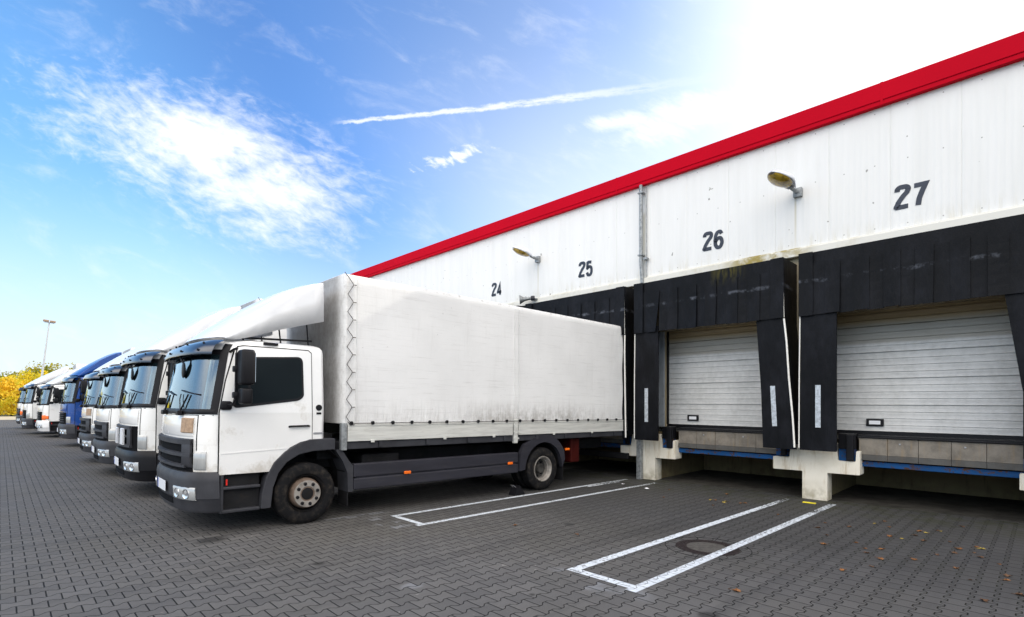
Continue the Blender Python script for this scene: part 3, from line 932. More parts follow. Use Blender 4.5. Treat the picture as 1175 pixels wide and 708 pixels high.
def make_truck(label, loc, yaw, paint='white_paint', bumper='grey_plastic', grille='grey_plastic', style=0, indicator=False, tanplate=False, boxcol='tarp',
               detail=True, visor='visor', rear=9.6, fair='white_clean', zs=1.0, group='lorries parked in a row at the docks'):
    T = thing('truck', label, 'lorry', loc, (0, .0165, yaw), group)
    if zs != 1.0: T.scale = (1, 1, zs)
    P = lambda n, bm, m, par=None, **kw: obj(n, bm, m, par or T, **kw)
    # --- cab shell
    ts = lin(0, .72, 9) + [.8, .86, .91, .955, .98, 1.0, 1.03, 1.07, 1.12]
    ts = [-t for t in ts[:0:-1]] + ts
    zl = [1.20, 1.3, 1.45, 1.60, 1.66, 1.9, 2.15, 2.42, 2.50, 2.56, 2.60, 2.63]
    inset = [0, 0, 0, 0, 0, 0, 0, 0, 0, .005, .03, .10]
    bm = BM(); rings = []
    for z, ins in zip(zl, inset):
        ring_ = [bm.verts.new(cabpt(t, z, -ins)) for t in ts]
        back = 1.585 - ins; w = cw(z) - ins
        for s, y in ((.8, w), (1.2, w), (back - .04, w), (back, w - .04), (back, 0), (back, -w + .04), (back - .04, -w), (1.2, -w), (.8, -w)):
            ring_.append(bm.verts.new((s, y, z)))
        rings.append(ring_)
    n = len(rings[0]); nt = len(ts)
    for i in range(len(rings) - 1):
        for j in range(n):
            k = (j + 1) % n
            if 1.655 < zl[i] < 2.41 and j < nt - 1 and abs(ts[j]) < .96 and abs(ts[k]) < .96: continue     # windscreen opening
            bm.faces.new((rings[i][j], rings[i][k], rings[i + 1][k], rings[i + 1][j]))
    bm.faces.new(rings[-1]); bm.faces.new(rings[0][::-1])
    cab = P('cab', bm, paint, smooth=38)
    # lower nose between grille and steps
    bm = BM(); patch(bm, [t for t in ts], [(.80, 0), (.95, 0), (1.1, 0), (1.199, 0)], .03)
    for sg in (-1, 1): box(bm, .16, .66, sg * 1.17 - .025, sg * 1.17 + .025, .80, 1.199)
    P('lower_front', bm, paint, cab, smooth=38)
    # interior
    bm = BM()
    box(bm, .10, .45, -1.0, 1.0, 1.3, 1.70, .05)
    box(bm, -.02, .2, -.8, .8, 1.3, 1.66, .03)
    P('dashboard', bm, 'interior', cab)
    bm = BM()
    for sy in (-.6, .55): box(bm, 1.0, 1.2, sy - .24, sy + .24, 1.3, 2.15, .05); box(bm, .7, 1.2, sy - .24, sy + .24, 1.25, 1.5, .05)
    P('seats', bm, 'seat', cab)
    # --- windscreen
    bm = BM(); wt = [t for t in ts if abs(t) < .96]
    patch(bm, wt, [(z, .004 + .0) for z in (1.655, 1.8, 1.95, 2.1, 2.25, 2.425)], .006)
    ws = P('windscreen', bm, 'windscreen', smooth=60)
    bm = BM()
    patch(bm, lin(-.98, .98, 26), [(1.60, .008), (1.615, .014), (1.655, .014), (1.67, .008)], .012)
    patch(bm, lin(-.98, .98, 26), [(2.40, .008), (2.44, .012), (2.47, .008)], .012)
    for sg in (-1, 1):
        patch(bm, [sg * t for t in (.95, .96, .97, .985, 1.0, 1.01)], [(1.60, .010), (1.9, .014), (2.2, .014), (2.42, .014), (2.50, .012), (2.55, .006)], .014)
    P('windscreen_surround', bm, 'black_plastic', ws, smooth=50)
    for k, (t0, t1) in enumerate(((-.52, -.20), (.16, .48)) if detail else ((-.5, -.2), (.1, .4))):
        bm = BM()
        a = cabpt(t0, 1.62, .035); b = cabpt(t0 - .12, 1.86, .025)
        tube(bm, [a, b], .011, 6)
        tube(bm, [cabpt(t, 1.86 + .01 * q, .018) for q, t in enumerate(lin(t0 - .30, t0 + .10, 6))], .010, 6)
        tube(bm, [cabpt(t0 - .02, 1.62, .035), cabpt(t0 + .10, 1.80, .025), cabpt(t0 + .10, 1.87, .02)], .007, 5)
        x, y, z = cabpt(t0, 1.615, .04); box(bm, x - .03, x + .03, y - .07, y + .07, z - .035, z + .03, .01)
        P('wiper', bm, 'black_plastic')
    # --- bonnet flap line
    bm = BM(); patch(bm, lin(-.80, .80, 20), [(1.30, .004), (1.32, .014), (1.54, .014), (1.565, .004)], .01)
    P('service_flap', bm, paint, smooth=40)
    bm = BM()
    for sg in (-1, 1):
        patch(bm, [sg * .835, sg * .845], [(1.12, .002), (1.3, .002), (1.59, .002)], .004)
        patch(bm, [sg * 1.045, sg * 1.055], [(.81, .002), (1.2, .002), (1.6, .002)], .004)
    patch(bm, lin(-.98, .98, 24), [(1.583, .0015), (1.591, .0015)], .004)
    P('panel_gap', bm, 'dark', cab)
    # --- grille
    bm = BM(); patch(bm, lin(-.80, .80, 20), [(.835, .008), (1.27, .008)], .02)
    gr = P('grille', bm, 'dark', smooth=50)
    bm = BM()
    if style == 0:
        for (z0, z1, tw, o_) in ((1.19, 1.275, .80, .05), (1.03, 1.09, .80, .055), (.885, .935, .72, .055)):
            patch(bm, lin(-tw, tw, 20), [(z0, .02), (z0 + .01, o_), (z1 - .01, o_), (z1, .02)], .03)
        for sg in (-1, 1):
            patch(bm, [sg * t for t in (.66, .74, .80)], [(.90, .02), (.95, .05), (1.20, .05), (1.27, .02)], .03)
        for t_ in (-.04, .04): pass
    elif style == 1:
        for (z0, z1) in ((1.20, 1.27), (1.06, 1.10), (.88, .94)):
            patch(bm, lin(-.66, .66, 16), [(z0, .02), (z0 + .01, .045), (z1 - .01, .045), (z1, .02)], .03)
        for sg in (-1, 1): patch(bm, [sg * t for t in (.56, .62, .68)], [(.88, .02), (.95, .045), (1.20, .045), (1.27, .02)], .03)
    else:
        for k in range(5): patch(bm, lin(-.7, .7, 16), [(.90 + k * .08, .02), (.905 + k * .08, .04), (.93 + k * .08, .04), (.935 + k * .08, .02)], .03)
    P('grille_bars', bm, grille, gr, smooth=40)
    if style == 1:
        for t_ in (-.34, .10):
            bm = BM(); patch(bm, lin(t_ - .09, t_ + .09, 3), [(.92, .05), (.93, .07), (1.21, .07), (1.22, .05)], .03)
            P('light_strip', bm, 'lampcase', gr)
    # corner lamps
    for sg in (-1, 1):
        bm = BM(); patch(bm, [sg * t for t in (.82, .86, .90, .94)], [(.87, .006), (.89, .02), (1.08, .02), (1.11, .006)], .02)
        P('corner_lamp', bm, 'orange' if indicator else 'lens', smooth=40)
    if indicator:
        for sg in (-1, 1):
            bm = BM(); patch(bm, [sg * t for t in (.84, .90, .96, 1.0, 1.03)], [(.92, .02), (.94, .04), (1.05, .04), (1.07, .02)], .03)
            P('indicator', bm, 'orange', smooth=40)
    # --- bumper
    bm = BM(); tb = [-1.06, -1.03, -1.0, -.96, -.9] + lin(-.8, .8, 16) + [.9, .96, 1.0, 1.03, 1.06]
    patch(bm, tb, [(.30, -.02), (.315, .03), (.36, .05), (.48, .055), (.50, .07), (.72, .07), (.78, .06), (.835, .03), (.85, -.02)], .04)
    bp = P('bumper', bm, bumper, smooth=35)
    bm = BM(); patch(bm, lin(-.42, .42, 8), [(.385, .058), (.47, .058)], .01); P('air_intake', bm, 'dark', bp)
    for sg in (-1, 1):
        bm = BM(); patch(bm, [sg * t for t in (.50, .58, .66, .74, .82, .87)], [(.475, .066), (.49, .078), (.63, .078), (.645, .066)], .02)
        hl = P('headlight', bm, 'lens', bp, smooth=40)
        for tt in (.60, .77):
            bm = BM(); q = cabpt(sg * tt, .56, .082); n_ = Vector(cabpt(sg * tt, .56, .12)) - Vector(q); n_.normalize()
            q = Vector(q); sd_ = n_.cross(Vector((0, 0, 1))).normalized()
            rg = [[bm.verts.new(q + n_ * dn_ + (sd_ * math.cos(a) + Vector((0, 0, 1)) * math.sin(a)) * rr_) for a in [2 * PI * k / 20 for k in range(20)]] for dn_, rr_ in ((-.01, .062), (.004, .062), (-.004, .045), (-.006, .02))]
            for a in range(3):
                for k in range(20): bm.faces.new((rg[a][k], rg[a][(k + 1) % 20], rg[a + 1][(k + 1) % 20], rg[a + 1][k]))
            bm.faces.new(rg[3])
            P('reflector', bm, 'chrome', None, smooth=30).parent = bp
    bm = BM(); x, y, z = cabpt(0, .60, .09)
    box(bm, x - .004, x + .004, -.36, .16, .535, .675, .003); P('number_plate', bm, 'plate', bp)
    bm = BM(); box(bm, x - .0065, x - .0045, .115, .155, .54, .67); P('plate_band', bm, 'plateblue', bp)
    if tanplate:
        bm = BM(); a = cabpt(-.66, 1.46, .03)
        patch(bm, lin(-.80, -.58, 3), [(1.35, .018), (1.36, .028), (1.54, .028), (1.55, .018)], .015); P('tan_panel', bm, 'tan')
    # --- visor
    bm = BM(); patch(bm, lin(-.97, .97, 24), [(2.39, .13), (2.42, .14), (2.52, .13), (2.59, .09), (2.61, .05)], .008, .72)
    vs = P('sun_visor', bm, visor, smooth=60)
    if detail:
        bm = BM()
        for t_ in (-.85, -.5, 0, .5, .85):
            for (z, o_) in ((2.45, .16), (2.55, .135)):
                x, y, z = cabpt(t_, z, o_ - .02, .72); box(bm, x - .012, x + .01, y - .014, y + .014, z - .014, z + .014, .004)
        P('visor_bolts', bm, 'black_plastic', vs)
    # --- doors
    for sg in (-1, 1):
        low = [(.17, .805), (.17, 1.62), (1.385, 1.62), (1.39, 1.235), (1.22, 1.20), (1.08, 1.13), (.95, 1.02), (.86, .90), (.80, .805)]
        upp = [(.17, 1.6205), (.245, 2.05), (.355, 2.46), (.40, 2.515), (.47, 2.53), (1.34, 2.535), (1.385, 2.50), (1.385, 1.6205)]
        bm = BM(); grow = [(.155, .798), (.155, 1.62), (.23, 2.05), (.34, 2.475), (.39, 2.53), (.46, 2.546), (1.35, 2.551), (1.40, 2.51), (1.402, 1.62), (1.405, 1.235)]
        prism(bm, [p for p in grow if p[1] >= 1.62], lambda s, z: (s, sg * (cw(z) + .001), z), lambda s, z: (s, sg * (cw(z) + .0035), z))
        prism(bm, [(.155, .798), (.155, 1.619), (1.402, 1.619), (1.405, 1.235), (1.2, 1.19), (.95, 1.0), (.80, .798)], lambda s, z: (s, sg * (cw(z) + .001), z), lambda s, z: (s, sg * (cw(z) + .0035), z))
        gap = P('door_gap', bm, 'dark')
        bm = BM()
        side_plate(bm, low, sg, .004, .018)
        # upper frame: ring of quads between door outline and window
        side_plate(bm, upp, sg, .004, .018)
        dr = P('door', bm, paint)
        dr.data.materials[0] = M[paint]
        gap.parent = dr
        win = round_poly([(.31, 1.68), (.425, 2.38), (1.26, 2.44), (1.27, 1.86), (1.20, 1.80)], .09)
        bm = BM(); side_plate(bm, win, sg, .0185, .024); sealo = P('window_seal', bm, 'black_plastic', dr)
        win2 = round_poly([(.345, 1.715), (.445, 2.355), (1.235, 2.41), (1.24, 1.88), (1.18, 1.835)], .07)
        bm = BM(); side_plate(bm, win2, sg, .0245, .027); P('door_window', bm, 'sideglass', dr)
        bm = BM(); side_plate(bm, [(.50, 1.74), (.53, 1.745), (.56, 2.36), (.53, 2.36)], sg, .0275, .031); P('window_bar', bm, 'black_plastic', dr)
        # pressed lower line + handle
        bm = BM(); side_plate(bm, [(.18, 1.075), (.18, 1.09), (1.05, 1.125), (1.03, 1.11)], sg, .0185, .023); P('pressed_line', bm, paint, dr)
        bm = BM()
        y = sg * (HW + .018)
        tube(bm, [(1.06, y, 1.425), (1.08, y + sg * .03, 1.43), (1.33, y + sg * .03, 1.435), (1.35, y, 1.43)], .014, 8)
        P('door_handle', bm, 'black_plastic', dr)
        # rear pillar pieces
        if detail:
            bm = BM(); lathe(bm, [(sg * (HW - .01), .045), (sg * (HW + .012), .045), (sg * (HW + .016), .03)], 1.495, 1.70, 16)
            box(bm, 1.46, 1.53, sg * HW - .008, sg * HW + .008, 1.60, 1.63)
            P('filler_cap', bm, 'black_plastic')
            bm = BM(); box(bm, 1.42, 1.56, sg * HW - .006, sg * HW + .006, 1.305, 1.335, .002); P('badge_strip', bm, 'steel')
            bm = BM(); yy = sg * (cw(2.57) - .0)
            box(bm, .72, .92, yy - .02, yy + .012, 2.575, 2.61, .008); P('roof_marker', bm, 'black_plastic')
        # fender
        outer = [(.69, .30), (.70, .5), (.75, .72), (.86, .93), (1.0, 1.07), (1.18, 1.18), (1.36, 1.235), (1.74, 1.24)]
        inner = [(1.74, 1.07), (1.40, 1.06), (1.20, 1.02), (1.03, .92), (.92, .78), (.85, .58), (.82, .30)]
        bm = BM(); prism(bm, outer + inner, lambda s, z: (s, sg * (HW + .045), z), lambda s, z: (s, sg * 1.06, z))
        fd = P('front_mudguard', bm, 'grey_plastic')
        md = fd.modifiers.new('edge', 'BEVEL'); md.width = .012; md.segments = 2; md.limit_method = 'ANGLE'; md.angle_limit = R(50)
        bm = BM(); arc = [(.83, .32), (.86, .58), (.93, .79), (1.04, .93), (1.21, 1.03), (1.40, 1.07), (1.70, 1.065), (1.88, .90), (1.96, .70), (1.99, .42)]
        A = [bm.verts.new((s, sg * 1.12, z)) for s, z in arc]; B = [bm.verts.new((s, sg * .62, z)) for s, z in arc]
        for i in range(len(arc) - 1): bm.faces.new((A[i], A[i + 1], B[i + 1], B[i]))
        P('wheel_arch', bm, 'chassis', fd, solid=.01)
        bm = BM()
        prism(bm, [(1.76, 1.06), (1.86, 1.06), (1.98, .88), (2.05, .80), (2.05, .40), (1.97, .40), (1.955, .70), (1.88, .88)], lambda s, z: (s, sg * (HW + .01), z), lambda s, z: (s, sg * .85, z))
        P('mudguard_tail', bm, 'grey_plastic', fd)
        bm = BM(); box(bm, 1.97, 1.985, sg * .86 if sg > 0 else -1.18, 1.18 if sg > 0 else sg * .86, .18, .42); P('mud_flap', bm, 'chassis', fd)
        # entry steps
        bm = BM()
        y0, y1 = sorted((sg * .95, sg * (HW + .015)))
        box(bm, .19, .69, y0, y1, .29, .335, .012); box(bm, .19, .69, y0, y1, .60, .64, .012)
        box(bm, .19, .23, y0, y1, .30, .80, .01)
        st = P('entry_step', bm, 'grey_plastic')
        bm = BM(); y0, y1 = sorted((sg * .93, sg * (HW - .06))); box(bm, .2, .69, y0, y1, .30, .80); P('step_well', bm, 'chassis', st)
        bm = BM(); y0, y1 = sorted((sg * (HW + .0), sg * (HW + .02))); box(bm, .255, .275, y0, y1, .66, .74, .004); P('red_reflector', bm, 'red', st)
        # mirrors
        ym = sg * 1.40
        bm = BM(); box(bm, .31, .48, min(ym, ym + sg * .22), max(ym, ym + sg * .22), 1.99, 2.45, .035, 3)
        mr = P('wing_mirror', bm, 'black_plastic', smooth=40)
        bm = BM(); box(bm, .482, .486, min(ym + sg * .02, ym + sg * .20), max(ym + sg * .02, ym + sg * .20), 2.03, 2.41); P('mirror_glass', bm, 'mirrorglass', mr)
        bm = BM(); box(bm, .33, .46, min(ym, ym + sg * .20), max(ym, ym + sg * .20), 1.74, 1.95, .03, 3); P('wide_angle_mirror', bm, 'black_plastic', mr, smooth=40)
        bm = BM()
        tube(bm, [(.30, sg * 1.14, 2.44), (.32, sg * 1.25, 2.47), (.32, sg * 1.36, 2.47), (.31, sg * 1.39, 2.40), (.31, sg * 1.39, 1.80), (.29, sg * 1.33, 1.73), (.24, sg * 1.22, 1.72)], .018, 8)
        box(bm, .17, .31, min(sg * 1.19, sg * 1.26), max(sg * 1.19, sg * 1.26), 1.66, 1.78, .03, 3)
        for zz in (2.2, 1.86): box(bm, .27, .36, min(sg * 1.35, sg * 1.43), max(sg * 1.35, sg * 1.43), zz - .04, zz + .04, .01)
        P('mirror_arm', bm, 'black_plastic', mr, smooth=40)
    # front hanging mirror
    bm = BM(); x, y, z = -.105, -.45, 2.19
    vv = []
    for yy, k in ((-.015, .8), (-.005, 1.), (.01, .9), (.02, .5)):
        vv.append([bm.verts.new((x + yy, y + .075 * k * math.cos(a), z + .115 * k * math.sin(a) * (1 + .12 * math.sin(a)))) for a in [2 * PI * q / 18 for q in range(18)]])
    for i in range(3):
        for q in range(18): bm.faces.new((vv[i][q], vv[i][(q + 1) % 18], vv[i + 1][(q + 1) % 18], vv[i + 1][q]))
    bm.faces.new(vv[0][::-1]); bm.faces.new(vv[3])
    tube(bm, [(x, y, z + .1), (x - .03, y + .12, z + .22), (x + .0, y + .3, z + .36), (x + .14, y + .34, z + .40)], .016, 6)
    P('front_mirror', bm, 'black_plastic', smooth=50)
    # --- fairing
    bm = BM(); secs = [(.06, 2.642, 2.625, 1.07), (.10, 2.675, 2.615, 1.075), (.20, 2.755, 2.62, 1.08), (.35, 2.865, 2.65, 1.085), (.6, 3.04, 2.71, 1.095), (.9, 3.25, 2.80, 1.10), (1.2, 3.44, 2.89, 1.115), (1.42, 3.545, 2.955, 1.12), (1.57, 3.585, 3.0, 1.12)]
    g = []
    for (s, zt, zb, w) in secs:
        crown = .06 * min(1, (s - .06) / .6); q0 = max(0, 1 - s / .9); h_ = zt - zb
        sb_ = lambda y: s + q0 * (.20 * abs(y) ** 2.5 - .03)
        row = [(sb_(w) + .01, -w, zb), (sb_(w) + .005, -w, zb + h_ * .55), (sb_(w), -w + .003, zt - min(.022, h_ * .3)), (sb_(w), -w + .022, zt - min(.004, h_ * .1)), (sb_(w - .12), -w + .12, zt + .006)]
        row += [(sb_(u * (w - .12)), u * (w - .12), zt + .006 + crown * (1 - u * u)) for u in (-.75, -.5, -.25, 0, .25, .5, .75)]
        row += [(p[0], -p[1], p[2]) for p in row[4::-1]]
        g.append([bm.verts.new(p) for p in row])
    for i in range(len(g) - 1):
        for j in range(len(g[0]) - 1): bm.faces.new((g[i][j], g[i + 1][j], g[i + 1][j + 1], g[i][j + 1]))
    bm.faces.new(g[0][::-1])
    fr = P('roof_fairing', bm, fair, smooth=24, solid=.014)
    for sg in (-1, 1):
        bm = BM()
        tube(bm, [(.35, sg * 1.0, 2.655), (1.45, sg * 1.0, 2.70)], .016, 6)
        for s, zz in ((.5, 2.72), (1.0, 2.84), (1.4, 2.95)): tube(bm, [(s, sg * 1.0, 2.62), (s - .04, sg * 1.03, zz)], .012, 6)
        P('fairing_brace', bm, 'black_plastic', fr)
    # --- chassis and running gear
    bm = BM()
    for sg in (-1, 1): box(bm, .25, rear - .3, sg * .40 - .04, sg * .40 + .04, .72, .95)
    for s in (1.9, 3.2, 4.5, 5.6, 7.0, 8.2): box(bm, s, s + .08, -.4, .4, .74, .92)
    box(bm, 1.28, 1.38, -.9, .9, .40, .50); box(bm, 6.25, 6.39, -.75, .75, .37, .53)
    box(bm, .5, 1.6, -.35, .35, .55, 1.15); box(bm, 2.5, 3.9, .45, 1.05, .5, 1.0, .05); box(bm, 2.3, 3.0, -1.0, -.5, .5, .95, .04)
    box(bm, 1.60, 1.84, -.9, .9, .9, 1.3)
    P('chassis', bm, 'chassis')
    for cx, rr in ((1.33, False), (6.32, True)):
        for sg in (-1, 1): make_wheel(T, cx, 1.205 if not rr else 1.235, sg, rr)
    # side guards
    for sg in (-1, 1):
        bm = BM(); y0, y1 = sorted((sg * 1.10, sg * 1.215))
        box(bm, 2.06, 5.60, y0, y1, .42, .60, .02); box(bm, 2.06, 5.60, y0, y1, .615, .83, .02)
        box(bm, 2.1, 5.56, min(sg * 1.06, sg * 1.19), max(sg * 1.06, sg * 1.19), .58, .63)
        sk = P('side_guard', bm, 'skirt')
        if detail:
            for s in (2.95, 5.30):
                bm = BM(); y0, y1 = sorted((sg * 1.216, sg * 1.236)); box(bm, s, s + .13, y0, y1, .60, .65, .008); P('side_marker', bm, 'orange', sk)
        # rear mudguard
        def arcp(r_, a0, a1, n_): return [(6.32 + r_ * math.cos(R(a)), .45 + r_ * math.sin(R(a))) for a in lin(a0, a1, n_)]
        bm = BM(); po = [(5.62, .42)] + [(5.62, .80)] + arcp(.70, 140, 12, 14) + arcp(.53, 12, 178, 16)
        po = [(5.61, .45), (5.63, .80), (5.74, .98)] + arcp(.72, 122, 30, 10) + [(6.98, .62), (6.90, .45)] + arcp(.56, 8, 178, 16)
        prism(bm, po, lambda s, z: (s, sg * 1.25, z), lambda s, z: (s, sg * 1.16, z))
        rm = P('rear_mudguard', bm, 'skirt')
        bm = BM(); ar = arcp(.57, 5, 178, 16); A = [bm.verts.new((s, sg * 1.2, z)) for s, z in ar]; B = [bm.verts.new((s, sg * .6, z)) for s, z in ar]
        for i in range(len(ar) - 1): bm.faces.new((A[i], A[i + 1], B[i + 1], B[i]))
        P('rear_wheel_arch', bm, 'chassis', rm, solid=.01)
        bm = BM(); y0, y1 = sorted((sg * .65, sg * 1.2)); box(bm, 6.95, 6.965, y0, y1, .15, .6); P('mud_flap', bm, 'chassis', rm)
        if detail:
            bm = BM(); y0, y1 = sorted((sg * 1.20, sg * 1.235)); box(bm, 7.02, 7.15, y0, y1, .80, .85, .006); P('side_marker', bm, 'orange', rm)
    bm = BM(); box(bm, 7.35, 7.65, -1.1, -.7, .5, 1.05, .03); P('red_locker', bm, 'redbox')
    bm = BM(); box(bm, rear - .12, rear, -1.15, 1.15, .45, .6, .02); P('underrun_bar', bm, 'chassis')
    # --- body: platform, boards, tarpaulin
    B0, B1, ZT = 1.86, rear, 3.79
    bm = BM(); box(bm, B0 - .02, B1, -1.22, 1.22, 1.06, 1.175, .01)
    for s in lin(2.5, 8.8, 7):
        for sg in (-1, 1): box(bm, s - .03, s + .03, sg * 1.24 - .015, sg * 1.24 + .015, 1.08, 1.17)
    P('platform', bm, 'grey_plastic')
    for sg in (-1, 1):
        bm = BM()
        for a, b in ((B0 + .07, 5.40), (5.56, B1 - .05)):
            y0, y1 = sorted((sg * 1.215, sg * 1.255)); box(bm, a, b, y0, y1, 1.182, 1.45, .006)
            y0, y1 = sorted((sg * 1.256, sg * 1.262)); box(bm, a, b, y0, y1, 1.42, 1.449)
        sb = P('side_board', bm, 'alu')
        bm = BM(); y0, y1 = sorted((sg * 1.20, sg * 1.268)); box(bm, 5.43, 5.53, y0, y1, 1.02, 1.50, .01)
        for dz in (1.1, 1.24, 1.38): box(bm, 5.405, 5.43, min(sg * 1.26, sg * 1.28), max(sg * 1.26, sg * 1.28), dz, dz + .03, .004); box(bm, 5.53, 5.555, min(sg * 1.26, sg * 1.28), max(sg * 1.26, sg * 1.28), dz, dz + .03, .004)
        P('board_post', bm, 'alu', sb)
        bm = BM(); y0, y1 = sorted((sg * 1.18, sg * 1.262)); box(bm, B0 - .03, B0 + .06, y0, y1, 1.05, 1.47, .008); P('front_post', bm, 'galv', sb)
        if detail:
            bm = BM()
            for s in (2.35, 3.75, 4.9, 6.6, 7.9): box(bm, s - .03, s + .03, min(sg * 1.25, sg * 1.27), max(sg * 1.25, sg * 1.27), 1.155, 1.20, .006)
            P('board_hinges', bm, 'alu', sb)
    bm = BM()
    ny = 22; ns = 150; nz = 40
    def tp(s, z, sg):
        # slightly slack cloth over bows every 0.6 m, loose at its lower hem
        f = noise.noise(Vector((s * .8, z * .9, sg * 3.1 + loc[1]))) * .010 + noise.noise(Vector((s * 2.6, z * 1.1, 7))) * .003
        hem = max(0, (1.85 - z) / .4)
        f += .016 * hem * math.sin(s * 2 * PI / .37) * abs(noise.noise(Vector((s * 1.3, 2, 2)))) * 2
        end = max(0, (s - 8.6)); f += .02 * math.sin((s + z * .7) * 9) * min(1, end) 
        lat = math.exp(-((s - 5.48) / .05) ** 2) * .012
        top = max(0, (z - (ZT - .09)) / .09)
        return sg * (1.235 + f + lat - .055 * top ** 2)
    if not detail: ns, nz = 20, 8
    g = []
    for sg in (-1, 1):
        gg = [[bm.verts.new((s, tp(s, z, sg), z)) for z in lin(1.43, ZT - .045, nz) + [ZT - .02]] for s in lin(B0 + .03, B1, ns)]
        g.append(gg)
        for i in range(ns):
            for j in range(nz + 1): bm.faces.new((gg[i][j], gg[i + 1][j], gg[i + 1][j + 1], gg[i][j + 1]))
    A, Bq = g
    mid = [[bm.verts.new((s, y, ZT + .01 * math.cos(y * 1.2) - .012 * abs(math.sin((s - B0) * PI / .62)) * (1 if abs(y) < 1 else .3))) for y in lin(-1.12, 1.12, 10)] for s in lin(B0 + .03, B1, ns)]
    for i in range(ns):
        bm.faces.new((A[i][-1], A[i + 1][-1], mid[i + 1][0], mid[i][0])); bm.faces.new((mid[i][-1], mid[i + 1][-1], Bq[i + 1][-1], Bq[i][-1]))
        for j in range(10): bm.faces.new((mid[i][j], mid[i + 1][j], mid[i + 1][j + 1], mid[i][j + 1]))
    # front wall, rounded upright edges
    for idx, s0, dr in ((0, B0, -1), (-1, B1 + .03, 1)):
        loop = [v for v in A[idx]] + [v for v in mid[idx]] + [v for v in Bq[idx][::-1]]
        cen = Vector((0, 0, 2.6)); inn = []
        for v in loop:
            inn.append(bm.verts.new((s0, v.co.y * .975, cen.z + (v.co.z - cen.z) * .975)))
        for i in range(len(loop) - 1): bm.faces.new((loop[i], loop[i + 1], inn[i + 1], inn[i]))
        bm.faces.new(inn)
    tpo = P('tarpaulin', bm, boxcol, smooth=45)
    bm = BM()
    for sg in (-1, 1):
        tube(bm, [(B0 + .1, sg * 1.268, 1.462), (B1 - .1, sg * 1.268, 1.462)], .006, 5)
        if detail:
            s = B0 + .12
            while s < B1 - .1:
                box(bm, s - .026, s + .026, min(sg * 1.25, sg * 1.295), max(sg * 1.25, sg * 1.295), 1.44, 1.495, .016)
                s += .36
    P('hem_fasteners', bm, 'black_plastic', tpo)
    if detail:
        bm = BM()
        # lacing down the front upright edge
        pts = []; z = 3.72
        pts.append((B0 + .0, -1.215, 3.79)); k = 0
        while z > 1.5:
            pts.append((B0 + .035, -1.262, z)); pts.append((B0 + .115, -1.272, z - .105)); pts.append((B0 + .115, -1.272, z - .135))
            z -= .27
        pts.append((B0 + .06, -1.27, 1.49))
        tube(bm, pts, .0065, 6)
        z = 3.72
        while z > 1.5:
            tube(bm, [(B0 + .115, -1.270, z - .12), (B0 + .17, -1.272, z - .118)], .007, 6); z -= .27
        P('lacing_rope', bm, 'rope', tpo)
        for sx_ in (B0 + .2, 5.43, 5.545):
            bm = BM(); box(bm, sx_ - .006, sx_ + .006, -1.256, -1.244, 1.5, 3.70, .003); P('tarp_seam', bm, boxcol, tpo)
    if not detail:
        pass
    return T

def at(slot, u):
    y = 9.2167 + slot * 3.65
    th = R(45.6); r = (u - 587.5) / 600
    dx = math.cos(th) + math.sin(th) * r; dy = math.sin(th) - math.cos(th) * r
    x = y * dx / dy
    return (x + .215, y - .407, gz(x))
Yw = -R(1.5)
L = [
    dict(label='nearest white lorry with dirty white tarpaulin body backed into bay 25', loc=(1.90, 8.81, gz(1.9)), yaw=Yw, tanplate=True),
    dict(label='white lorry with black bumper, second from the camera', slot=1, u=133, style=1, zs=1.03, bumper='black_plastic', grille='grey_plastic'),
    dict(label='white lorry with dark slatted grille, third from the camera', slot=2, u=107),
    dict(label='white lorry with tan panel, just in front of the blue lorry', slot=3, u=91, tanplate=True),
    dict(label='the only blue lorry in the row, with blue cab and fairing', slot=5, u=67, paint='blue_paint', fair='blue_paint', style=2, zs=1.04),
    dict(label='white lorry with white bumper and orange indicators beyond the blue lorry', slot=7, u=42, bumper='white_clean', indicator=True, style=2, zs=.97),
    dict(label='white lorry with dark bumper, second from the far end of the row', slot=8, u=25, style=2),
    dict(label='farthest white lorry with orange indicators, beside the autumn trees', slot=10, u=19, indicator=True, visor='black_plastic'),
]
for i, d in enumerate(L):
    d = dict(d)
    if 'slot' in d: d['loc'] = at(d.pop('slot'), d.pop('u'))
    d.setdefault('yaw', -R(1.0)); d['detail'] = i < 3
    d['rear'] = 9.6 if i == 0 else 9.3
    make_truck(**d)

# wheel chock
o = thing('wheel_chock', 'black rubber wheel chock against the rear tyre of the nearest lorry', 'wheel chock', (7.40, 7.38, gz(7.4)), (0, .0172, Yw))
bm = BM(); prism(bm, [(-.18, 0), (.1, 0), (.09, .03), (.04, .10), (-.04, .19), (-.09, .19)], lambda s, z: (s, -.09, z), lambda s, z: (s, .09, z))
obj('wedge', bm, 'black_plastic', o)
bm = BM(); tube(bm, [(-.1, -.04, .15), (-.17, -.04, .2), (-.17, .04, .2), (-.1, .04, .15)], .008, 6); obj('grip', bm, 'steel', o)

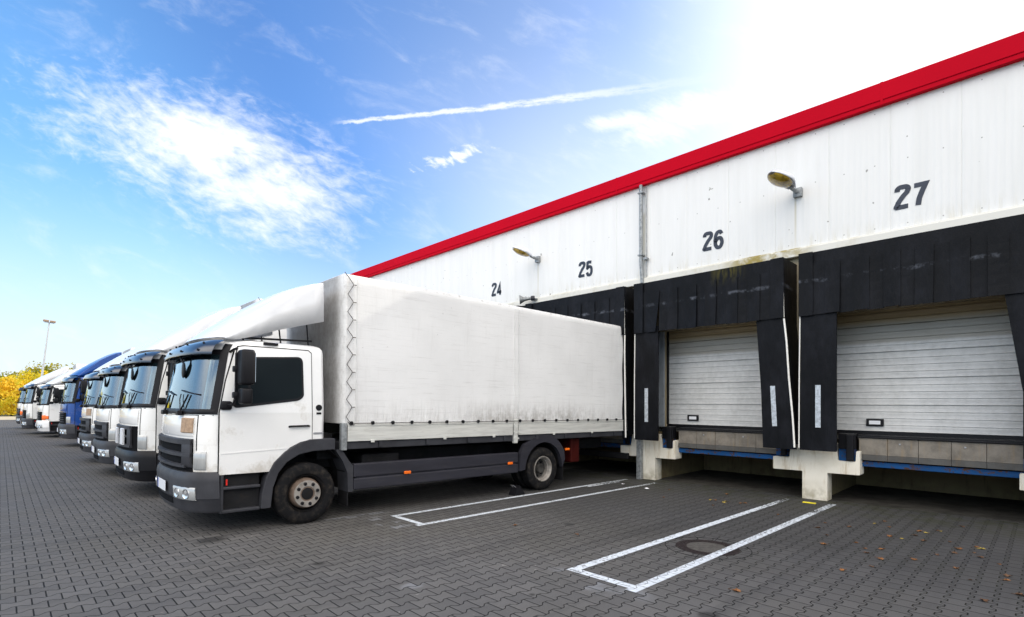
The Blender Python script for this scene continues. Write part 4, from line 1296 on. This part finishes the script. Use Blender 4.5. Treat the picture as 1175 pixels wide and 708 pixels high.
# ------------------------------------------------------------------ leaves and litter on the paving
def leaf_mesh(name, m, seed):
    rr = random.Random(seed); bm = BM(); n = 14
    vs = []
    for k in range(n):
        a = 2 * PI * k / n; r_ = (.030 if k % 2 else .018) * rr.uniform(.8, 1.25)
        vs.append(bm.verts.new((r_ * 1.3 * math.cos(a), r_ * math.sin(a), .006 + .014 * abs(math.sin(a)) * rr.uniform(.4, 1.2))))
    c = bm.verts.new((0, 0, .003))
    for k in range(n): bm.faces.new((c, vs[k], vs[(k + 1) % n]))
    tube(bm, [(.03, 0, .006), (.06, .006, .012)], .0015, 4)
    me = bpy.data.meshes.new(name); bm.to_mesh(me); bm.free(); me.materials.append(M[m]); return me
LM = {'orange': [leaf_mesh('leaf', 'leafo', 1), leaf_mesh('leaf', 'leafo', 4)], 'brown': [leaf_mesh('leaf', 'leafb', 2), leaf_mesh('leaf', 'leafb', 5)], 'yellow': [leaf_mesh('leaf', 'leafy', 3)]}
spots = [(9.67, 4.22), (9.75, 4.51), (9.59, 1.66), (9.59, 1.29), (9.13, 2.07), (7.96, 1.45), (9.05, .63), (7.68, 2.03), (8.18, .93), (7.62, 1.54), (8.44, .55), (6.52, .4)]
rr = random.Random(5)
for k in range(58):
    if k < len(spots): x, y = spots[k]
    elif k < 46: x, y = rr.gauss(8.7, 1.0), rr.gauss(1.25, .75)
    elif k < 55: x, y = rr.gauss(9.9, .5), rr.gauss(4.6, .8)
    else: x, y = rr.uniform(5, 10), rr.uniform(4, 6.2)
    x = min(x, 11.3)
    col = rr.choice(('orange', 'orange', 'brown', 'brown', 'yellow'))
    o = bpy.data.objects.new('fallen_leaf', rr.choice(LM[col])); C.objects.link(o)
    o.location = (x, y, gz(x) + .001); s = rr.uniform(.6, 1.25); o.scale = (s, s, s); o.rotation_euler = (rr.uniform(-.1, .1), rr.uniform(-.1, .1), rr.uniform(0, 6.28))
    where = 'in front of bay 27' if y < 3.3 else 'in front of bay 26'
    if k >= 55: where = 'on the open paving between the bay lines'
    tag(o, 'small %s fallen leaf lying %s' % (col, where), 'leaf', '%s fallen leaves %s' % (col, where))
for (x, y, lab, w) in ((10.15, 6.75, 'crumpled white paper scrap between the far bay lines by the pier', .06), (10.0, 6.05, 'flat white paper scrap on the paving left of bay 26', .09)):
    bm = BM(); 
    g = [[bm.verts.new((i * w / 3 - w / 2, j * w / 3 - w / 2, .01 + rr.uniform(0, .022))) for j in range(4)] for i in range(4)]
    for i in range(3):
        for j in range(3): bm.faces.new((g[i][j], g[i + 1][j], g[i + 1][j + 1], g[i][j + 1]))
    o = obj('paper_scrap', bm, 'paper'); o.location = (x, y, gz(x)); tag(o, lab, 'litter')
bm = BM(); box(bm, -.035, .035, -.11, .11, .002, .018, .004)
o = obj('yellow_strip', bm, 'yellow'); o.location = (10.9, 3.12, gz(10.9)); o.rotation_euler = (0, 0, .1); tag(o, 'small bright yellow plastic strip at the foot of the pier', 'litter')

# ------------------------------------------------------------------ lamp mast and trees
o = thing('floodlight_mast', 'tall pale floodlight mast rising behind the row of lorries', 'lamp post', (2.17, 60, gz(2.2)), (0, R(5.8), 0))
bm = BM(); tube(bm, [(0, 0, 0), (0, 0, 1.2), (0, 0, 8.55)], [.10, .09, .05], 12); obj('mast', bm, 'polemetal', o, smooth=40)
bm = BM(); box(bm, -.32, .32, -.04, .04, 8.5, 8.56)
obj('cross_arm', bm, 'polemetal', o)
for s_ in (-1, 1):
    bm = BM(); box(bm, s_ * .22 - .19, s_ * .22 + .19, -.22, .12, 8.565, 8.72, .03); lh = obj('floodlight', bm, 'tan', o)
    bm = BM(); box(bm, s_ * .22 - .16, s_ * .22 + .16, -.19, .08, 8.55, 8.564); obj('floodlight_glass', bm, 'plate', lh)

def crown_mesh(seed, h, rad, m, n):
    rr = random.Random(seed); bm = BM()
    lobes = []
    for k in range(16):
        a = rr.uniform(0, 2 * PI); q = rr.random() ** .5; z = h * rr.uniform(.28, .92)
        lim = rad * (1 - abs(z / h - .5) * 1.0)
        lobes.append((Vector((math.cos(a) * q * lim, math.sin(a) * q * lim, z)), rad * rr.uniform(.28, .5)))
    for k in range(n):
        c, r_ = rr.choice(lobes)
        d = Vector((rr.gauss(0, 1), rr.gauss(0, 1), rr.gauss(0, 1))).normalized() * r_ * rr.uniform(.55, 1.08)
        p = c + d
        if p.z < .4: continue
        s = rr.uniform(.10, .20)
        u = Vector((rr.gauss(0, 1), rr.gauss(0, 1), rr.gauss(0, 1))).normalized(); v = u.orthogonal().normalized()
        vs = [bm.verts.new(p + u * s), bm.verts.new(p + v * s * .6), bm.verts.new(p - u * s), bm.verts.new(p - v * s * .6)]
        bm.faces.new(vs)
    me = bpy.data.meshes.new('crown'); bm.to_mesh(me); bm.free(); me.materials.append(M[m]); return me
crowns = {'golden yellow': crown_mesh(1, 5.0, 2.6, 'leaves_gold', 4200), 'green and yellow': crown_mesh(2, 6.0, 2.8, 'leaves_green', 4800), 'rusty orange': crown_mesh(3, 4.2, 2.5, 'leaves_rust', 3800)}
def tree(x, y, kind, s, label):
    o = thing('tree', label, 'tree', (x, y, gz(x) - .05), (0, 0, random.uniform(0, 6)), 'autumn trees beyond the yard'); o.scale = (s, s, s)
    bm = BM(); h = 4.5
    tube(bm, [(0, 0, 0), (.05, .02, 1.), (.0, .08, 2.6), (.1, .1, h)], [.17, .13, .09, .03], 8)
    for k in range(6):
        a = k * 1.1; z = 1.1 + k * .4
        tube(bm, [(0, .03, z), (math.cos(a) * .7, math.sin(a) * .7, z + .6), (math.cos(a) * 1.3, math.sin(a) * 1.3, z + 1.4)], [.07, .045, .015], 6)
    obj('trunk', bm, 'trunk', o)
    c = bpy.data.objects.new('crown', crowns[kind]); C.objects.link(c); c.parent = o
tree(1.0, 84, 'rusty orange', .98, 'low rusty orange tree at the left picture edge')
tree(-2.6, 86, 'golden yellow', 1.0, 'golden yellow tree at the far left beyond the yard')
tree(3.6, 86, 'golden yellow', 1.02, 'bright yellow tree just left of the floodlight mast')
tree(5.6, 92, 'green and yellow', 1.18, 'tallest green and yellow tree, behind the floodlight mast')
tree(10.6, 88, 'golden yellow', .85, 'yellow tree peeping over the roofs of the farthest lorries')
tree(13.5, 90, 'green and yellow', 1.0, 'green tree hidden behind the row of lorries')
tree(-7.5, 87, 'green and yellow', 1.05, 'green and yellow tree left of the picture')
tree(-12.5, 86, 'rusty orange', 1.1, 'rusty orange tree farthest to the left')
tree(1.8, 92, 'green and yellow', .95, 'greenish tree filling the gap behind the two yellow trees')
bm = BM()
rr = random.Random(9)
for k in range(14000):
    x = rr.uniform(-20, 22); y = 82.5 + rr.uniform(0, 1.6); z = abs(rr.gauss(0, .7)) * (1 + .5 * math.sin(x * 1.3))
    s = rr.uniform(.08, .16); p = Vector((x, y, z + .1))
    u = Vector((rr.gauss(0, 1), rr.gauss(0, 1), rr.gauss(0, 1))).normalized(); v = u.orthogonal().normalized()
    bm.faces.new([bm.verts.new(p + u * s), bm.verts.new(p + v * s * .6), bm.verts.new(p - u * s), bm.verts.new(p - v * s * .6)])
o = obj('undergrowth', bm, 'leaves_gold'); o['kind'] = 'stuff'; tag(o, 'tangled yellow undergrowth along the foot of the trees', 'undergrowth')

# ------------------------------------------------------------------ sky, sun, camera
SUN_AZ, SUN_EL = -10., 31.          # azimuth from +X towards +Y
w = bpy.data.worlds.new('World'); scene.world = w; w.use_nodes = True
t = NT(w.node_tree); bg = w.node_tree.nodes['Background']
sky = t.new('ShaderNodeTexSky', sky_type='NISHITA', sun_disc=False)
sky.sun_elevation = R(SUN_EL); sky.sun_rotation = R(90 - SUN_AZ)
sky.air_density = 1.0; sky.dust_density = 1.6; sky.ozone_density = 2.0; sky.altitude = 100
d = t.new('ShaderNodeTexCoord').outputs['Generated']
dn = t.new('ShaderNodeVectorMath', operation='NORMALIZE'); t.l.new(d, dn.inputs[0]); d = dn.outputs[0]
def dot(v):
    nd = t.new('ShaderNodeVectorMath', operation='DOT_PRODUCT'); t.l.new(d, nd.inputs[0]); nd.inputs[1].default_value = v; return nd.outputs['Value']
th = R(45.6)
fw = dot((math.cos(th), math.sin(th), 0)); rt = dot((math.sin(th), -math.cos(th), 0)); zz = dot((0, 0, 1))
sd = dot((math.cos(R(SUN_AZ)) * math.cos(R(SUN_EL)), math.sin(R(SUN_AZ)) * math.cos(R(SUN_EL)), math.sin(R(SUN_EL))))
fc = t.m('MAXIMUM', fw, .05)
U_ = t.mul(t.div(rt, fc), 600.); V_ = t.mul(t.div(zz, fc), 600.)      # gnomonic chart of the sky about a fixed bearing
front = t.ss(fw, .1, .3)
def rot2(cx_, cy_, ang):
    c, s = math.cos(R(ang)), math.sin(R(ang))
    a = t.sub(U_, cx_); b = t.sub(V_, cy_)
    return t.add(t.mul(a, c), t.mul(b, s)), t.sub(t.mul(b, c), t.mul(a, s))
def ell(cx_, cy_, ang, ra, rb):
    a, b = rot2(cx_, cy_, ang)
    return t.sub(1., t.m('SQRT', t.add(t.m('POWER', t.div(a, ra), 2.), t.m('POWER', t.div(b, rb), 2.))))
a1, b1 = rot2(0, 0, -24)
wisp = t.noise(t.comb(t.mul(a1, .010), t.mul(b1, .024), 0.), 1., 9, .62, dist=.6)
wisp2 = t.noise(t.comb(t.mul(a1, .045), t.mul(b1, .10), 3.), 1., 8, .62, dist=.4)
wn = t.add(t.mul(wisp, .6), t.mul(wisp2, .4))
e1 = t.m('MAXIMUM', ell(-362, 292, -17, 225, 74), ell(-278, 245, -10, 140, 76))
dens = t.ss(t.add(e1, t.mul(t.sub(wn, .5), 3.0)), -.08, 1.1)
# contrail with a widening tail
a2, b2 = rot2(-207, 318.5, 4.8)
bend = t.mul(t.m('POWER', t.mul(t.m('MAXIMUM', a2, 0.), .0022), 2.), 16.)
wid = t.add(2.6, t.mul(t.m('MAXIMUM', a2, 0.), .013))
jit = t.mul(t.sub(t.noise(t.comb(t.mul(a2, .05), t.mul(b2, .05), 0.), 1., 5, .7), .5), 9.)
ct = t.ss(t.m('ABSOLUTE', t.add(t.sub(b2, bend), jit)), wid, t.mul(wid, .25))
ct = t.mul(t.mul(ct, t.ss(a2, -4., 30.)), t.ss(a2, 480., 200.))
ct = t.mul(ct, t.ss(t.noise(t.comb(t.mul(a2, .03), t.mul(b2, .15), 5.), 1., 5, .7), .30, .52))
dens = t.m('MAXIMUM', t.mul(dens, .93), t.mul(ct, .72))
e3 = ell(-66, 279, 17, 46, 10)
dens = t.m('MAXIMUM', dens, t.mul(t.ss(t.add(e3, t.mul(t.sub(wisp2, .5), 4.0)), .0, 1.0), .8))
e4 = t.m('MAXIMUM', ell(125, 320, 5, 60, 14), ell(210, 330, 14, 110, 26))
dens = t.m('MAXIMUM', dens, t.mul(t.ss(t.add(e4, t.mul(t.sub(wn, .5), 2.8)), -.15, .9), .8))
e5 = ell(-375, 300 - 260, 2, 210, 20)
thin = t.ss(t.add(t.mul(wisp, .8), t.mul(wisp2, .2)), .48, .90)
dens = t.m('MAXIMUM', dens, t.mul(thin, .45))
dens = t.mul(dens, front)
# veil round the sun and pale haze at the horizon
veil = t.ss(sd, .80, 1.0)
hz = t.ss(zz, .42, .0)
pl = t.m('MAXIMUM', zz, .08)
pc = t.comb(t.div(dot((1, 0, 0)), pl), t.div(dot((0, 1, 0)), pl), 0.)
big = t.noise(pc, .55, 8, .6)
back = t.ss(t.m('MULTIPLY', fw, -1.), -.12, .42)       # added, unseen cloud bank behind and above the viewer, brightened to light the facade
fill_bank = t.mul(t.mul(back, t.ss(zz, .10, .45)), t.ss(big, .30, .52))
skyc = t.mix(1., sky.outputs[0], t.mix(t.ss(sd, .40, .72), t.mix(t.ss(sd, .08, .40), (1.90, 2.85, 3.4), (1.22, 1.85, 2.6)), (1.70, 1.93, 2.25)), 'MULTIPLY')
col = t.mix(t.mul(t.m('POWER', hz, 1.5), .9), skyc, (9.4, 10.2, 11.2))
col = t.mix(t.mul(t.mul(t.ss(sd, .38, .85), t.ss(zz, .62, .30)), .72), col, (10.2, 11.0, 12.2))
col = t.mix(t.mul(veil, .97), col, (12.6, 12.8, 13.))
col = t.mix(dens, col, (12.2, 12.4, 12.8))
col = t.mix(fill_bank, col, (36., 33.8, 31.4))
t.l.new(col, bg.inputs['Color']); bg.inputs['Strength'].default_value = .1

sl = bpy.data.lights.new('sun', 'SUN'); sl.energy = 3.3; sl.angle = R(.6); sl.color = (1., .93, .82)
so_ = bpy.data.objects.new('sun', sl); C.objects.link(so_)
dv = Vector((math.cos(R(SUN_AZ)) * math.cos(R(SUN_EL)), math.sin(R(SUN_AZ)) * math.cos(R(SUN_EL)), math.sin(R(SUN_EL))))
so_.rotation_euler = dv.to_track_quat('Z', 'Y').to_euler(); so_.location = dv * 50

cam = bpy.data.cameras.new('camera'); co = bpy.data.objects.new('camera', cam); C.objects.link(co)
co.location = (0, 0, 1.75); co.rotation_euler = (PI / 2, 0, R(45.6 - 90))
cam.sensor_width = 36; cam.lens = 600 / 1175 * 36; cam.shift_y = (459.5 - 354) / 1175; cam.clip_end = 5000; cam.clip_start = .05
scene.camera = co
scene.view_settings.view_transform = 'Standard'; scene.view_settings.look = 'None'
scene.view_settings.exposure = 0.0; scene.view_settings.gamma = 1
